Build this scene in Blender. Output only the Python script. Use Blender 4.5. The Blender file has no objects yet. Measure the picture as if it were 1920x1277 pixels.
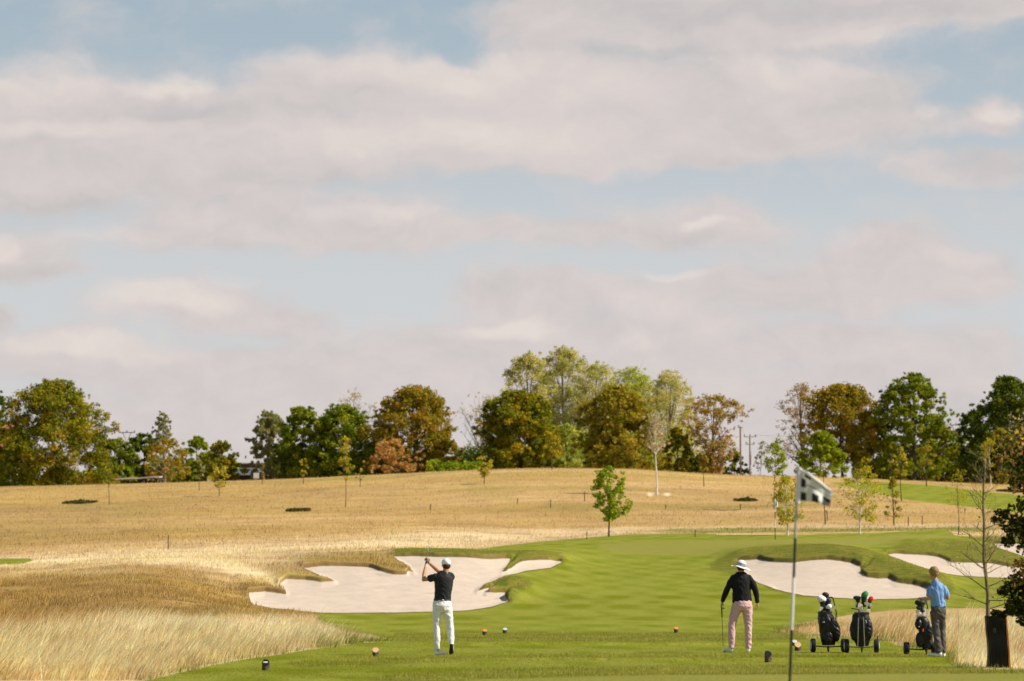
import bpy, bmesh, math, random
import numpy as np
from mathutils import Vector, Matrix, noise as mnoise
R = math.radians
scene = bpy.context.scene
COL = scene.collection
F, EYE = 5333.33, 1.6
PITCH = math.atan(432.0 / F)
CP, SP = math.cos(PITCH), math.sin(PITCH)

# ---------------------------------------------------------------- camera
cam_d = bpy.data.cameras.new('camera'); cam = bpy.data.objects.new('camera', cam_d); COL.objects.link(cam)
cam_d.lens = 100.0; cam_d.sensor_width = 36.0; cam_d.clip_start = 0.5; cam_d.clip_end = 20000
cam.location = (0, 0, EYE); cam.rotation_euler = (math.pi/2 + PITCH, 0, 0)
cam_d.dof.use_dof = True; cam_d.dof.focus_distance = 68.0; cam_d.dof.aperture_fstop = 2.2
scene.camera = cam

def ray(px, py):                       # photograph pixel -> (x/y, z/y) of its viewing ray
    a = (px - 960.0)/F; b = (638.5 - py)/F
    d = CP - b*SP
    return a/d, (SP + b*CP)/d
def proj(x, y, z):                     # world -> photograph pixel
    z = z - EYE
    f = y*CP + z*SP; up = -y*SP + z*CP
    f = np.maximum(f, 1e-3)
    return 960.0 + F*x/f, 638.5 - F*up/f

# ---------------------------------------------------------------- sun, sky, exposure
SUN_AZ, SUN_EL = R(99), R(41)         # azimuth clockwise from the viewing direction: sun on the right
S = Vector((math.sin(SUN_AZ)*math.cos(SUN_EL), math.cos(SUN_AZ)*math.cos(SUN_EL), math.sin(SUN_EL)))
sd = bpy.data.lights.new('sun', 'SUN'); sun = bpy.data.objects.new('sun', sd); COL.objects.link(sun)
sd.energy = 5.0; sd.angle = R(0.53); sd.color = (1.0, 0.90, 0.73)
sun.rotation_euler = (-S).to_track_quat('-Z', 'Y').to_euler(); sun.location = (40, 0, 60)
scene.view_settings.view_transform = 'Standard'; scene.view_settings.look = 'None'
scene.view_settings.exposure = 0.35; scene.view_settings.gamma = 1.0
scene.cycles.max_bounces = 6; scene.cycles.diffuse_bounces = 3; scene.cycles.transparent_max_bounces = 8
scene.cycles.use_denoising = True

class NT:
    def __init__(s, tree): s.t = tree; s.n = tree.nodes; s.l = tree.links
    def new(s, kind, **kw):
        nd = s.n.new(kind)
        for k, v in kw.items(): setattr(nd, k, v)
        return nd
    def link(s, a, b): s.l.new(a, b)
    def put(s, sock, v):
        if isinstance(v, bpy.types.NodeSocket): s.l.new(v, sock)
        else: sock.default_value = v
    def math(s, op, a, b=None, c=None, clamp=False):
        nd = s.new('ShaderNodeMath', operation=op, use_clamp=clamp); s.put(nd.inputs[0], a)
        if b is not None: s.put(nd.inputs[1], b)
        if c is not None: s.put(nd.inputs[2], c)
        return nd.outputs[0]
    def vmath(s, op, a, b=None):
        nd = s.new('ShaderNodeVectorMath', operation=op); s.put(nd.inputs[0], a)
        if b is not None: s.put(nd.inputs[1], b)
        return nd.outputs['Value'] if op == 'LENGTH' else nd.outputs[0]
    def mr(s, v, a, b, c=0.0, d=1.0, smooth=True):
        nd = s.new('ShaderNodeMapRange'); nd.interpolation_type = 'SMOOTHSTEP' if smooth else 'LINEAR'
        s.put(nd.inputs[0], v)
        for i, q in zip((1, 2, 3, 4), (a, b, c, d)): s.put(nd.inputs[i], q)
        return nd.outputs[0]
    def noise(s, vec, scale, detail=4, rough=0.5, out=0, dist=0.0):
        nd = s.new('ShaderNodeTexNoise'); s.link(vec, nd.inputs['Vector'])
        nd.inputs['Scale'].default_value = scale; nd.inputs['Detail'].default_value = detail
        nd.inputs['Roughness'].default_value = rough; nd.inputs['Distortion'].default_value = dist
        return nd.outputs[out]
    def mix(s, f, a, b, mode='MIX'):
        nd = s.new('ShaderNodeMix', data_type='RGBA', blend_type=mode)
        s.put(nd.inputs[0], f); s.put(nd.inputs[6], a); s.put(nd.inputs[7], b)
        return nd.outputs[2]
    def scale(s, vec, sx, sy, sz):
        nd = s.new('ShaderNodeVectorMath', operation='MULTIPLY'); s.link(vec, nd.inputs[0]); nd.inputs[1].default_value = (sx, sy, sz)
        return nd.outputs[0]
def lin(r, g, b):
    f = lambda c: (c/255.0)/12.92 if c <= 10 else (((c/255.0)+0.055)/1.055)**2.4
    return (f(r), f(g), f(b), 1.0)

world = bpy.data.worlds.new('World'); scene.world = world; world.use_nodes = True
w = NT(world.node_tree); w.n.clear()
outw = w.new('ShaderNodeOutputWorld'); bg = w.new('ShaderNodeBackground')
sky = w.new('ShaderNodeTexSky'); sky.sky_type = 'NISHITA'; sky.sun_disc = False
sky.sun_elevation = SUN_EL; sky.sun_rotation = SUN_AZ; sky.air_density = 1.0; sky.dust_density = 0.6; sky.altitude = 100
tc = w.new('ShaderNodeTexCoord'); sep = w.new('ShaderNodeSeparateXYZ'); w.link(tc.outputs['Generated'], sep.inputs[0])
ay = w.math('MAXIMUM', w.math('ABSOLUTE', sep.outputs[1]), 0.12)
comb = w.new('ShaderNodeCombineXYZ')
w.link(w.math('DIVIDE', sep.outputs[0], ay), comb.inputs[0]); w.link(w.math('DIVIDE', sep.outputs[2], ay), comb.inputs[1])
P0 = comb.outputs[0]                                   # position on the cloud deck, from the true direction
n1 = w.noise(w.scale(P0, 1, 1.4, 1), 24, 4, 0.55, out=1)
warp = w.vmath('SUBTRACT', n1, (0.5, 0.5, 0.5))
P = w.vmath('ADD', P0, w.scale(warp, 0.036, 0.022, 0))
def field(blobs, P):
    acc = None
    for (cx, cy, rx, ry, k) in blobs:
        u, v = ray(cx, cy)
        d = w.vmath('SUBTRACT', P, (u, v, 0.0)); d = w.scale(d, F/rx, F/ry, 0)
        m = w.mr(w.vmath('LENGTH', d), 0.35, 1.25, k, 0.0)
        acc = m if acc is None else w.math('ADD', acc, m)
    return acc
CLOUD = [(100,230,420,120,1), (330,260,300,90,.9), (560,160,110,85,.8), (760,170,230,80,.9), (1000,200,300,110,1), (1300,190,330,110,1),
         (1560,190,190,90,.9), (700,270,700,70,.8), (250,320,420,60,.6), (1150,280,350,45,.7), (1600,265,220,38,.5), (60,370,140,40,.7), (480,375,420,35,.6),
         (1400,40,480,75,1), (1080,30,230,60,.8), (1800,20,260,42,.9), (1000,80,120,45,.4),
         (420,430,310,52,.85), (760,430,210,45,.75), (1050,445,220,40,.7), (1320,420,190,55,.75), (30,470,120,60,.8), (120,500,60,25,.4), (0,585,60,32,.7),
         (1790,225,110,40,.6), (1880,215,60,40,.8), (1800,310,170,36,.75), (1660,450,170,45,.75), (1600,520,300,70,.8), (1820,520,110,65,.6),
         (360,570,230,62,.95), (560,600,100,45,.6), (90,660,170,60,.9), (330,680,260,50,.8), (960,540,150,45,.7), (1250,560,420,60,.7), (960,620,260,45,.85),
         (1300,640,330,50,.75), (1700,640,320,50,.7), (650,680,300,60,.7), (1100,720,500,80,.9), (1750,740,400,80,.9), (400,780,500,80,.9), (1400,830,700,90,.9), (200,880,600,90,.9), (1000,900,900,80,.6)]
BRIGHT = [(60,150,180,45,.8), (320,165,120,20,.9), (530,100,60,30,.4), (780,130,230,45,.7), (1040,170,260,60,.5), (1480,130,160,35,.6), (750,250,400,40,.4), (950,270,400,45,.4),
          (150,250,260,25,.5), (700,395,150,20,.6), (160,425,60,25,.5), (1330,412,60,12,.9), (1740,205,40,18,.6), (1890,212,50,20,.9), (20,455,50,28,.7),
          (300,555,150,40,1.0), (430,520,60,14,.7), (1270,512,60,12,.9), (1230,560,120,30,.4), (960,615,120,25,.9), (100,640,110,28,.7), (250,650,150,26,.5), (40,560,10,5,.1),
          (1000,600,80,20,.4), (1600,430,60,12,.3), (1800,490,60,25,.4), (1200,630,60,30,.4), (1350,620,60,25,.3), (1650,70,200,14,.4)]
DARK = [(280,210,160,35,.5), (500,215,180,30,.5), (80,390,170,35,.8), (60,275,130,18,.4), (620,330,260,25,.5), (1300,20,300,35,.8), (1700,20,220,30,.6), (1180,98,220,14,.5), (1640,170,90,35,.5),
        (1880,300,120,30,.7), (60,500,90,28,.7), (1270,440,130,22,.4), (1560,480,180,40,.4), (600,560,90,40,.3), (480,470,250,15,.3), (1450,300,200,20,.4), (0,585,60,30,.8), (400,640,200,20,.3), (1850,790,200,30,.3)]
dens = field(CLOUD, P)
det = w.noise(w.scale(P, 1, 1.55, 1), 28, 7, 0.60)
fine = w.noise(w.scale(P, 1, 1.5, 1), 95, 4, 0.6)
dd = w.math('ADD', dens, w.math('MULTIPLY', w.math('SUBTRACT', det, 0.46), 1.5))
mask = w.mr(dd, -0.08, 0.92)
brt = field(BRIGHT, P); drk = field(DARK, P)
up = w.vmath('ADD', P, (0.004, 0.006, 0.0)); det2 = w.noise(w.scale(up, 1, 1.55, 1), 28, 7, 0.60)
edge = w.math('MULTIPLY', w.math('SUBTRACT', det, det2), 0.9)
tone = w.math('ADD', 0.50, w.math('SUBTRACT', w.math('MULTIPLY', brt, 0.50), w.math('MULTIPLY', drk, 0.28)))
tone = w.math('ADD', tone, edge)
tone = w.math('ADD', tone, w.math('MULTIPLY', w.math('SUBTRACT', fine, 0.5), 0.22), clamp=True)
ramp = w.new('ShaderNodeValToRGB'); w.link(tone, ramp.inputs[0])
ramp.color_ramp.elements[0].position = 0.0; ramp.color_ramp.elements[0].color = lin(190,186,184)
ramp.color_ramp.elements[1].position = 1.0; ramp.color_ramp.elements[1].color = lin(229,218,211)
for p_, c_ in ((0.35, (206,199,197)), (0.65, (218,208,205))):
    e = ramp.color_ramp.elements.new(p_); e.color = lin(*c_)
# clear air between the clouds: the Nishita sky, paler through the thin cirrus towards the horizon
nis = w.vmath('MULTIPLY', sky.outputs[0], (0.095, 0.095, 0.095))
elev = w.math('DIVIDE', sep.outputs[2], ay)
veil = w.mr(elev, 0.09, 0.215, 1.0, 0.0)
gap = w.mix(w.mr(elev, 0.25, 0.6, 0.93, 0.0), nis, w.mix(veil, lin(166,184,196), lin(208,211,213)))
deck = w.mr(elev, 0.30, 1.2, 1.0, 0.25)
col = w.mix(w.math('MULTIPLY', mask, w.math('MULTIPLY', deck, 0.93)), gap, ramp.outputs[0])
w.link(col, bg.inputs[0]); bg.inputs[1].default_value = 0.785
w.link(bg.outputs[0], outw.inputs[0])

# ---------------------------------------------------------------- helpers
rng = np.random.default_rng(7); random.seed(7)
MATS = {}
def mat(name, color, rough=0.8, metal=0.0, var=0.15, scale=20.0, bump=0.0, bscale=60.0, spec=0.3, stretch=(1,1,1), sheen=0.0):
    if name in MATS: return MATS[name]
    m = bpy.data.materials.new(name); m.use_nodes = True; t = NT(m.node_tree); b = t.n['Principled BSDF']
    tc = t.new('ShaderNodeTexCoord'); v = t.scale(tc.outputs['Object'], *stretch)
    n = t.noise(v, scale, 4, 0.6)
    c = (*color[:3], 1)
    k = t.mr(n, 0.3, 0.7, 1-var, 1+var, smooth=False)
    t.link(_tint(t, c, k), b.inputs['Base Color'])
    b.inputs['Roughness'].default_value = rough; b.inputs['Metallic'].default_value = metal
    b.inputs['Specular IOR Level'].default_value = spec
    if sheen: b.inputs['Sheen Weight'].default_value = sheen
    if bump:
        bp = t.new('ShaderNodeBump'); bp.inputs['Strength'].default_value = 0.8; bp.inputs['Distance'].default_value = bump
        t.link(t.noise(v, bscale, 3, 0.6), bp.inputs['Height']); t.link(bp.outputs[0], b.inputs['Normal'])
    MATS[name] = m; return m
def _tint(t, c, k):
    nd = t.new('ShaderNodeVectorMath', operation='SCALE'); nd.inputs[0].default_value = c[:3]; t.link(k, nd.inputs['Scale'])
    return nd.outputs[0]
def leafmat(name, attr='tint', rough=0.6, trans=0.35, spec=0.25, tt=(1.25, 1.15, 0.7)):
    m = bpy.data.materials.new(name); m.use_nodes = True; t = NT(m.node_tree); b = t.n['Principled BSDF']
    a = t.new('ShaderNodeAttribute'); a.attribute_name = attr
    t.link(a.outputs['Color'], b.inputs['Base Color']); b.inputs['Roughness'].default_value = rough
    b.inputs['Specular IOR Level'].default_value = spec
    tr = t.new('ShaderNodeBsdfTranslucent'); t.link(t.vmath('MULTIPLY', a.outputs['Color'], tt), tr.inputs[0])
    mx = t.new('ShaderNodeMixShader'); mx.inputs[0].default_value = trans
    t.link(b.outputs[0], mx.inputs[1]); t.link(tr.outputs[0], mx.inputs[2]); t.link(mx.outputs[0], t.n['Material Output'].inputs[0])
    return m
LEAF = leafmat('leaf_tissue', rough=.7, trans=.42, spec=.08); BLADE = leafmat('grass_blade', rough=0.7, trans=0.4, spec=0.12, tt=(1.08, 1.02, .84))

def raw_mesh(name, V, polys, cols=None, mats=(), smooth=False):
    """V (n,3); polys: list of (k, array(m,k)) index blocks; cols (n,3) point colours"""
    me = bpy.data.meshes.new(name)
    V = np.asarray(V, dtype=np.float32)
    me.vertices.add(len(V)); me.vertices.foreach_set('co', V.ravel())
    loops = np.concatenate([np.asarray(p).ravel() for p in polys]).astype(np.int32)
    tot = np.concatenate([np.full(len(p), np.asarray(p).shape[1], np.int32) for p in polys])
    st = np.concatenate([[0], np.cumsum(tot)[:-1]]).astype(np.int32)
    me.loops.add(len(loops)); me.loops.foreach_set('vertex_index', loops)
    me.polygons.add(len(tot)); me.polygons.foreach_set('loop_start', st); me.polygons.foreach_set('loop_total', tot)
    if smooth: me.polygons.foreach_set('use_smooth', np.ones(len(tot), bool))
    if cols is not None:
        a = me.attributes.new('tint', 'FLOAT_COLOR', 'POINT')
        c4 = np.ones((len(V), 4), np.float32); c4[:, :3] = cols; a.data.foreach_set('color', c4.ravel())
    for m in mats: me.materials.append(m)
    me.update(calc_edges=True)
    return me
def tag(o, label=None, cat=None, group=None, kind=None):
    if label: o['label'] = label
    if cat: o['category'] = cat
    if group: o['group'] = group
    if kind: o['kind'] = kind
    return o
def link(name, me, parent=None, loc=None):
    o = bpy.data.objects.new(name, me); COL.objects.link(o)
    if parent: o.parent = parent
    if loc is not None: o.location = loc
    return o
def thing(name, loc, label, cat, group=None, rz=0.0):
    o = bpy.data.objects.new(name, None); COL.objects.link(o); o.location = loc; o.rotation_euler = (0, 0, rz); o.empty_display_size = 0.2
    return tag(o, label, cat, group)
class MB:
    """collects tubes, boxes, ellipsoids into one mesh"""
    def __init__(s): s.V = []; s.Fq = []; s.n = 0
    def add(s, V, faces): 
        for f in faces: s.Fq.append(tuple(i + s.n for i in f))
        s.V.extend([tuple(v) for v in V]); s.n += len(V)
    def tube(s, pts, rad, n=8, cap=True, flat=None):
        pts = [Vector(p) for p in pts]; k = len(pts)
        if not isinstance(rad, (list, tuple)): rad = [rad]*k
        V = []; prev = None
        for i, p in enumerate(pts):
            d = (pts[min(i+1, k-1)] - pts[max(i-1, 0)]).normalized()
            if flat is not None: a = Vector(flat)
            elif prev is not None: a = prev
            else: a = Vector((1, 0, 0)) if abs(d.x) < 0.8 else Vector((0, 1, 0))
            a = (a - d*a.dot(d)).normalized(); b = d.cross(a).normalized(); prev = a
            r = rad[i]; ra, rb = r if isinstance(r, (tuple, list)) else (r, r)
            for j in range(n):
                t = 2*math.pi*j/n; V.append(p + a*(ra*math.cos(t)) + b*(rb*math.sin(t)))
        Fs = []
        for i in range(k-1):
            for j in range(n):
                Fs.append((i*n+j, i*n+(j+1) % n, (i+1)*n+(j+1) % n, (i+1)*n+j))
        if cap: Fs.append(tuple(range(n-1, -1, -1))); Fs.append(tuple((k-1)*n+j for j in range(n)))
        s.add(V, Fs); return s
    def ell(s, c, r, n=14, m=9, rot=None):
        c = Vector(c); V = []; Fs = []
        for i in range(m+1):
            ph = math.pi*i/m
            for j in range(n):
                t = 2*math.pi*j/n
                v = Vector((r[0]*math.sin(ph)*math.cos(t), r[1]*math.sin(ph)*math.sin(t), r[2]*math.cos(ph)))
                if rot is not None: v = rot @ v
                V.append(c + v)
        for i in range(m):
            for j in range(n):
                Fs.append((i*n+j, (i+1)*n+j, (i+1)*n+(j+1) % n, i*n+(j+1) % n))
        s.add(V, Fs); return s
    def box(s, c, h, rot=None):
        c = Vector(c); V = []
        for x in (-1, 1):
            for y in (-1, 1):
                for z in (-1, 1):
                    v = Vector((x*h[0], y*h[1], z*h[2])); V.append(c + (rot @ v if rot is not None else v))
        s.add(V, [(0,1,3,2),(4,6,7,5),(0,4,5,1),(2,3,7,6),(0,2,6,4),(1,5,7,3)]); return s
    def mesh(s, name, m, smooth=True, weld=True):
        me = bpy.data.meshes.new(name); me.from_pydata(s.V, [], s.Fq)
        if weld:
            bm = bmesh.new(); bm.from_mesh(me); bmesh.ops.remove_doubles(bm, verts=bm.verts, dist=1e-5)
            bmesh.ops.recalc_face_normals(bm, faces=bm.faces); bm.to_mesh(me); bm.free()
        if m: me.materials.append(m)
        if smooth:
            me.polygons.foreach_set('use_smooth', [True]*len(me.polygons))
            try: me.set_sharp_from_angle(angle=R(40))
            except Exception: pass
        me.update(); return me
    def obj(s, name, m, parent=None, smooth=True, loc=None): return link(name, s.mesh(name, m, smooth), parent, loc)
# ---------------------------------------------------------------- terrain profile
NEAR_R = [(-60,-0.2),(-10,.05),(10,.2),(20,.33),(26,.36)]
def crest(py, Y=33): return (Y, EYE + ray(960, py)[1]*Y)
def colz(near, pts): return near + [(Y, EYE + ray(960, py)[1]*Y) for Y, py in pts]
Z0 = [(40,0.0),(45,0.0)]
L0 = [(-60,-.2),(-10,-.05),(20,0),(33,0)] + Z0
COLS = {
 -500: colz(L0, [(55,1213),(62,1180),(70,1150),(80,1125),(90,1105),(100,1087),(108,1076),(115,1070),(125,1074),(140,1066),(155,1056),(165,1050),(180,1042),(200,1024),(230,992),(260,962),(290,936),(320,920),(340,917)]),
 0:    colz(L0, [(55,1213),(62,1180),(70,1150),(80,1125),(90,1103),(100,1083),(108,1071),(115,1065),(125,1068),(140,1062),(155,1050),(165,1045),(180,1036),(200,1018),(230,985),(260,955),(290,930),(320,915),(340,913)]),
 300:  colz(L0, [(55,1213),(62,1182),(70,1150),(80,1120),(90,1094),(100,1072),(110,1055),(117,1048),(130,1050),(145,1045),(160,1036),(180,1022),(200,1006),(230,978),(260,950),(290,925),(320,908),(340,906)]),
 500:  colz(L0+[(53,0)], [(62,1192),(70,1165),(80,1150),(88,1139),(95,1115),(102,1090),(110,1065),(118,1046),(125,1038),(135,1040),(150,1036),(165,1028),(180,1016),(200,1001),(230,973),(260,945),(290,920),(320,903),(340,900)]),
 700:  colz(L0+[(53,0),(60,0),(68,0)], [(74,1186),(80,1170),(88,1150),(96,1115),(104,1085),(110,1066),(116,1050),(122,1039),(128,1032),(140,1031),(155,1028),(175,1016),(200,999),(230,970),(260,940),(290,912),(320,894),(338,891)]),
 850:  colz([(-60,-.2),(-10,0),(15,.1),(26,.2),crest(1281)] + Z0+[(53,0),(60,0),(68,0)], [(74,1186),(80,1170),(90,1144),(98,1112),(106,1083),(113,1060),(118,1046),(123,1036),(130,1030),(145,1030),(160,1026),(180,1016),(200,1001),(230,970),(260,935),(290,905),(315,886),(335,884)]),
 1000: colz(NEAR_R+[crest(1273)]+Z0+[(53,0),(60,0),(68,0)], [(74,1186),(80,1170),(90,1146),(100,1119),(108,1093),(116,1072),(122,1056),(128,1044),(136,1034),(148,1024),(160,1018),(170,1016),(185,1016),(200,1008),(230,970),(260,930),(290,900),(312,881),(335,880)]),
 1150: colz(NEAR_R+[crest(1268)]+Z0+[(53,0),(60,0),(68,0)], [(74,1186),(80,1170),(90,1146),(100,1122),(110,1100),(120,1080),(130,1060),(140,1043),(150,1026),(160,1013),(172,1006),(180,1004),(190,1006),(205,999),(230,968),(260,930),(290,900),(312,881),(335,881)]),
 1350: colz(NEAR_R+[crest(1265)]+Z0+[(53,0),(60,0),(68,0)], [(74,1186),(80,1171),(90,1147),(100,1123),(110,1100),(120,1080),(130,1058),(140,1040),(150,1022),(160,1012),(172,1003),(182,1000),(192,1002),(205,996),(230,968),(260,935),(290,908),(315,891),(335,891)]),
 1550: colz(NEAR_R+[crest(1264)]+Z0+[(53,0),(60,0),(66,0)], [(74,1183),(80,1168),(90,1146),(100,1121),(108,1100),(116,1080),(123,1062),(129,1048),(134,1036),(140,1030),(150,1020),(160,1010),(172,1001),(182,998),(192,998),(205,992),(230,962),(260,935),(290,912),(315,898),(335,896)]),
 1750: colz(NEAR_R+[crest(1263)]+Z0+[(53,0),(60,0)], [(70,1188),(80,1165),(90,1140),(100,1122),(108,1107),(116,1088),(124,1072),(131,1058),(138,1044),(144,1034),(150,1028),(158,1018),(168,1005),(178,997),(190,995),(205,990),(230,965),(260,940),(290,918),(315,905),(335,904)]),
 1920: colz(NEAR_R+[crest(1263)]+Z0+[(53,0)], [(60,1210),(70,1185),(80,1160),(90,1140),(100,1125),(110,1105),(120,1085),(128,1075),(135,1062),(142,1050),(149,1040),(156,1028),(163,1018),(172,1010),(185,1001),(200,990),(230,965),(260,942),(290,924),(312,912),(335,911)]),
 2500: colz(NEAR_R+[crest(1263)]+Z0+[(53,0)], [(60,1210),(70,1185),(80,1160),(90,1140),(100,1125),(120,1088),(142,1055),(163,1025),(185,1005),(200,992),(230,968),(260,948),(290,930),(312,920),(335,918)]),
}
def hermite(xs, ys, xq):
    xs = np.asarray(xs, float); ys = np.asarray(ys, float)
    h = np.diff(xs); d = np.diff(ys)/h; m = np.zeros_like(ys)
    m[1:-1] = (d[:-1]*h[1:] + d[1:]*h[:-1])/(h[:-1]+h[1:]); m[0] = d[0]; m[-1] = d[-1]
    lim = 3*np.minimum(np.abs(np.r_[d[0], d]), np.abs(np.r_[d, d[-1]])); m = np.clip(m, -lim-0.004, lim+0.004)
    i = np.clip(np.searchsorted(xs, xq)-1, 0, len(h)-1); t = np.clip((xq-xs[i])/h[i], 0, 1)
    return ((2*t**3-3*t**2+1)*ys[i] + (t**3-2*t**2+t)*h[i]*m[i] + (-2*t**3+3*t**2)*ys[i+1] + (t**3-t**2)*h[i]*m[i+1])
Yr = np.concatenate([np.arange(-60, 20, 5), np.arange(20, 42, 1.0), np.arange(42, 62, .3), np.arange(62, 136, .22), np.arange(136, 205, .45), np.arange(205, 345, 1.0), [350,360,375,400,430,470,520,600,750,1000,1500,2400,4000]])
sN = 860
Yr = np.unique(np.round(np.concatenate([Yr, np.arange(50.8, 51.5, .05), np.arange(61.5, 62.2, .05)]), 3))
sc = np.concatenate([[-40,-20,-10,-6,-4,-3,-2.2,-1.7,-1.3,-1.1], np.linspace(-1, 1, sN), [1.1,1.3,1.7,2.2,3,4,6,10,20,40]])
def Wf(y): return 0.195*np.maximum(y, 0) + 4.0
kpx = sorted(COLS)
kz = []
for k in kpx:
    c = COLS[k]; c = c + [(380, c[-1][1]+.2), (520, c[-1][1]+.6), (1000, c[-1][1]-2), (4000, c[-1][1]-30)]
    kz.append(hermite([a for a, _ in c], [b for _, b in c], Yr))
kz = np.array(kz)                                    # (columns, rows)
ku = np.array([ray(k, 1070)[0] for k in kpx])
Xg = sc[None, :]*Wf(Yr)[:, None]; Yg = np.repeat(Yr[:, None], len(sc), 1)
Ug = Xg/np.maximum(Yg, 24.0)
Zg = np.zeros_like(Xg)
for r in range(len(Yr)): Zg[r] = hermite(ku, kz[:, r], np.clip(Ug[r], ku[0], ku[-1]))
PXg, PYg = proj(Xg, np.maximum(Yg, 1.0), Zg)

def sdf(poly, X, Y, far=40.0):
    poly = np.array(poly, float); out = np.full(X.shape, -far)
    bb = (X > poly[:,0].min()-far) & (X < poly[:,0].max()+far) & (Y > poly[:,1].min()-far) & (Y < poly[:,1].max()+far)
    x = X[bb]; y = Y[bb]; d2 = np.full(x.shape, 1e9); ins = np.zeros(x.shape, bool); ny = np.zeros(x.shape)
    for i in range(len(poly)):
        x0, y0 = poly[i-1]; x1, y1 = poly[i]; ex, ey = x1-x0, y1-y0
        t = np.clip(((x-x0)*ex + (y-y0)*ey)/(ex*ex+ey*ey+1e-9), 0, 1); dx = x-x0-t*ex; dy = y-y0-t*ey; q = dx*dx+dy*dy
        b = q < d2; d2 = np.where(b, q, d2); ny = np.where(b, dy, ny)
        if y0 != y1: c = ((y0 > y) != (y1 > y)) & (x < (x1-x0)*(y-y0)/(y1-y0)+x0); ins ^= c
    d = np.sqrt(d2); out[bb] = np.clip(np.where(ins, d, -d), -far, far)
    up = np.zeros(X.shape); up[bb] = -ny/np.maximum(d, 1e-3)     # +1 when the point lies above its nearest edge
    return out, up
SAND = [
 ([(466,1113),(497,1110),(537,1115),(535,1106),(525,1096),(537,1086),(573,1087),(602,1092),(628,1089),(600,1080),(570,1064),(600,1062),(647,1061),(693,1063),(717,1072),(740,1077),(762,1076),(766,1069),(777,1072),(760,1057),(738,1044),(773,1043),(823,1045),(873,1045),(907,1048),(957,1049),(950,1060),(940,1074),(960,1064),(973,1055),(1007,1050),(1040,1049),(1054,1054),(1033,1063),(987,1069),(945,1080),(917,1093),(895,1107),(918,1103),(912,1111),(948,1112),(947,1121),(952,1127),(920,1135),(873,1142),(807,1146),(740,1148),(640,1149),(583,1148),(550,1143),(507,1140),(472,1132),(468,1120)], 80, 128, 0.17),
 ([(1385,1050),(1422,1048),(1450,1054),(1487,1055),(1521,1051),(1549,1050),(1577,1053),(1599,1057),(1613,1064),(1614,1075),(1625,1082),(1647,1084),(1667,1084),(1681,1091),(1712,1095),(1734,1100),(1752,1108),(1748,1117),(1717,1121),(1633,1123),(1563,1120),(1507,1116),(1473,1109),(1447,1098),(1422,1091),(1405,1082),(1390,1068)], 90, 134, 0.19),
 ([(1665,1041),(1681,1039),(1712,1041),(1737,1042),(1760,1046),(1782,1056),(1816,1057),(1858,1058),(1892,1064),(1920,1067),(1960,1070),(1990,1078),(1940,1087),(1900,1085),(1872,1084),(1802,1080),(1760,1074),(1718,1063),(1689,1051)], 112, 146, 0.17),
 ([(1864,1020),(1881,1022),(1905,1021),(1930,1022),(1975,1030),(1980,1052),(1945,1053),(1920,1046),(1895,1038),(1870,1027)], 135, 175, 0.14)]
sd_sand = np.full(Xg.shape, -40.0); lip = np.zeros(Xg.shape); lipside = np.zeros(Xg.shape)
jx = np.array([3.0*math.sin(0) for _ in range(1)])
for poly, y0, y1, h in SAND:
    P2 = []
    for i in range(len(poly)):                                    # rough the outline a little
        (ax, by), (cx, dy) = poly[i-1], poly[i]
        n = max(1, int(math.hypot(cx-ax, dy-by)//7))
        for k in range(n):
            t = k/n; P2.append((ax+(cx-ax)*t + random.uniform(-.5, .5), by+(dy-by)*t + random.uniform(-.25, .25)))
    s_, up_ = sdf(P2, PXg, PYg); ok = (Yg > y0) & (Yg < y1); s_ = np.where(ok, s_, -40)
    sd_sand = np.maximum(sd_sand, s_)
    o = np.clip(-s_, 0, 40); rise = np.clip(o/2.4, 0, 1); rise = rise*rise*(3-2*rise)
    lip = np.maximum(lip, np.where(ok & (s_ > -39), h*rise*np.exp(-o/18.0)*np.clip(up_*1.5, 0, 1), 0))
def npn(x, y, f, seed=0):                                        # cheap smooth value noise
    g = np.random.default_rng(seed).random((64, 64)); x = x*f; y = y*f
    xi = np.floor(x).astype(int); yi = np.floor(y).astype(int); tx = x-xi; ty = y-yi; tx = tx*tx*(3-2*tx); ty = ty*ty*(3-2*ty)
    a = g[xi % 64, yi % 64]; b = g[(xi+1) % 64, yi % 64]; c = g[xi % 64, (yi+1) % 64]; d = g[(xi+1) % 64, (yi+1) % 64]
    return (a*(1-tx)+b*tx)*(1-ty) + (c*(1-tx)+d*tx)*ty - 0.5
def fbm(x, y, f, seed=0, o=3): return sum(npn(x+7.3*k, y-3.1*k, f*2**k, seed+k)*0.6**k for k in range(o))

MAX = lambda *a: np.maximum.reduce([q for q in a])
FAIR_P = [(270,1277),(330,1263),(400,1247),(460,1236),(520,1228),(570,1220),(620,1213),(680,1206),(735,1201),(700,1192),(640,1178),(606,1166),(596,1156),(583,1147),(640,1147),(807,1143),(930,1120),(925,1100),(965,1068),(1040,1055),(1058,1046),(1000,1044),(957,1046),(957,1041),(870,1040),(742,1038),(742,1031),(830,1029),(900,1029),(960,1021),(1000,1017),(1060,1012),(1150,1004),(1230,999),(1300,998),(1350,1003),(1500,1003),(1650,999),(1775,992),(1790,1003),(1830,1008),(1930,1012),(2300,1012),(2300,1128),(1920,1136),(1860,1141),(1700,1143),(1600,1152),(1500,1168),(1450,1180),(1452,1192),(1545,1198),(1640,1203),(1700,1213),(1776,1226),(1786,1250),(1830,1260),(1920,1263),(2400,1266),(6000,4000),(-3000,4000),(0,1400)]
HILLF = [(1555,905),(1600,903),(1680,905),(1760,911),(1850,922),(1930,930),(2200,930),(2200,975),(1920,962),(1840,953),(1770,945),(1700,937),(1640,925),(1590,913)]
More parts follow.
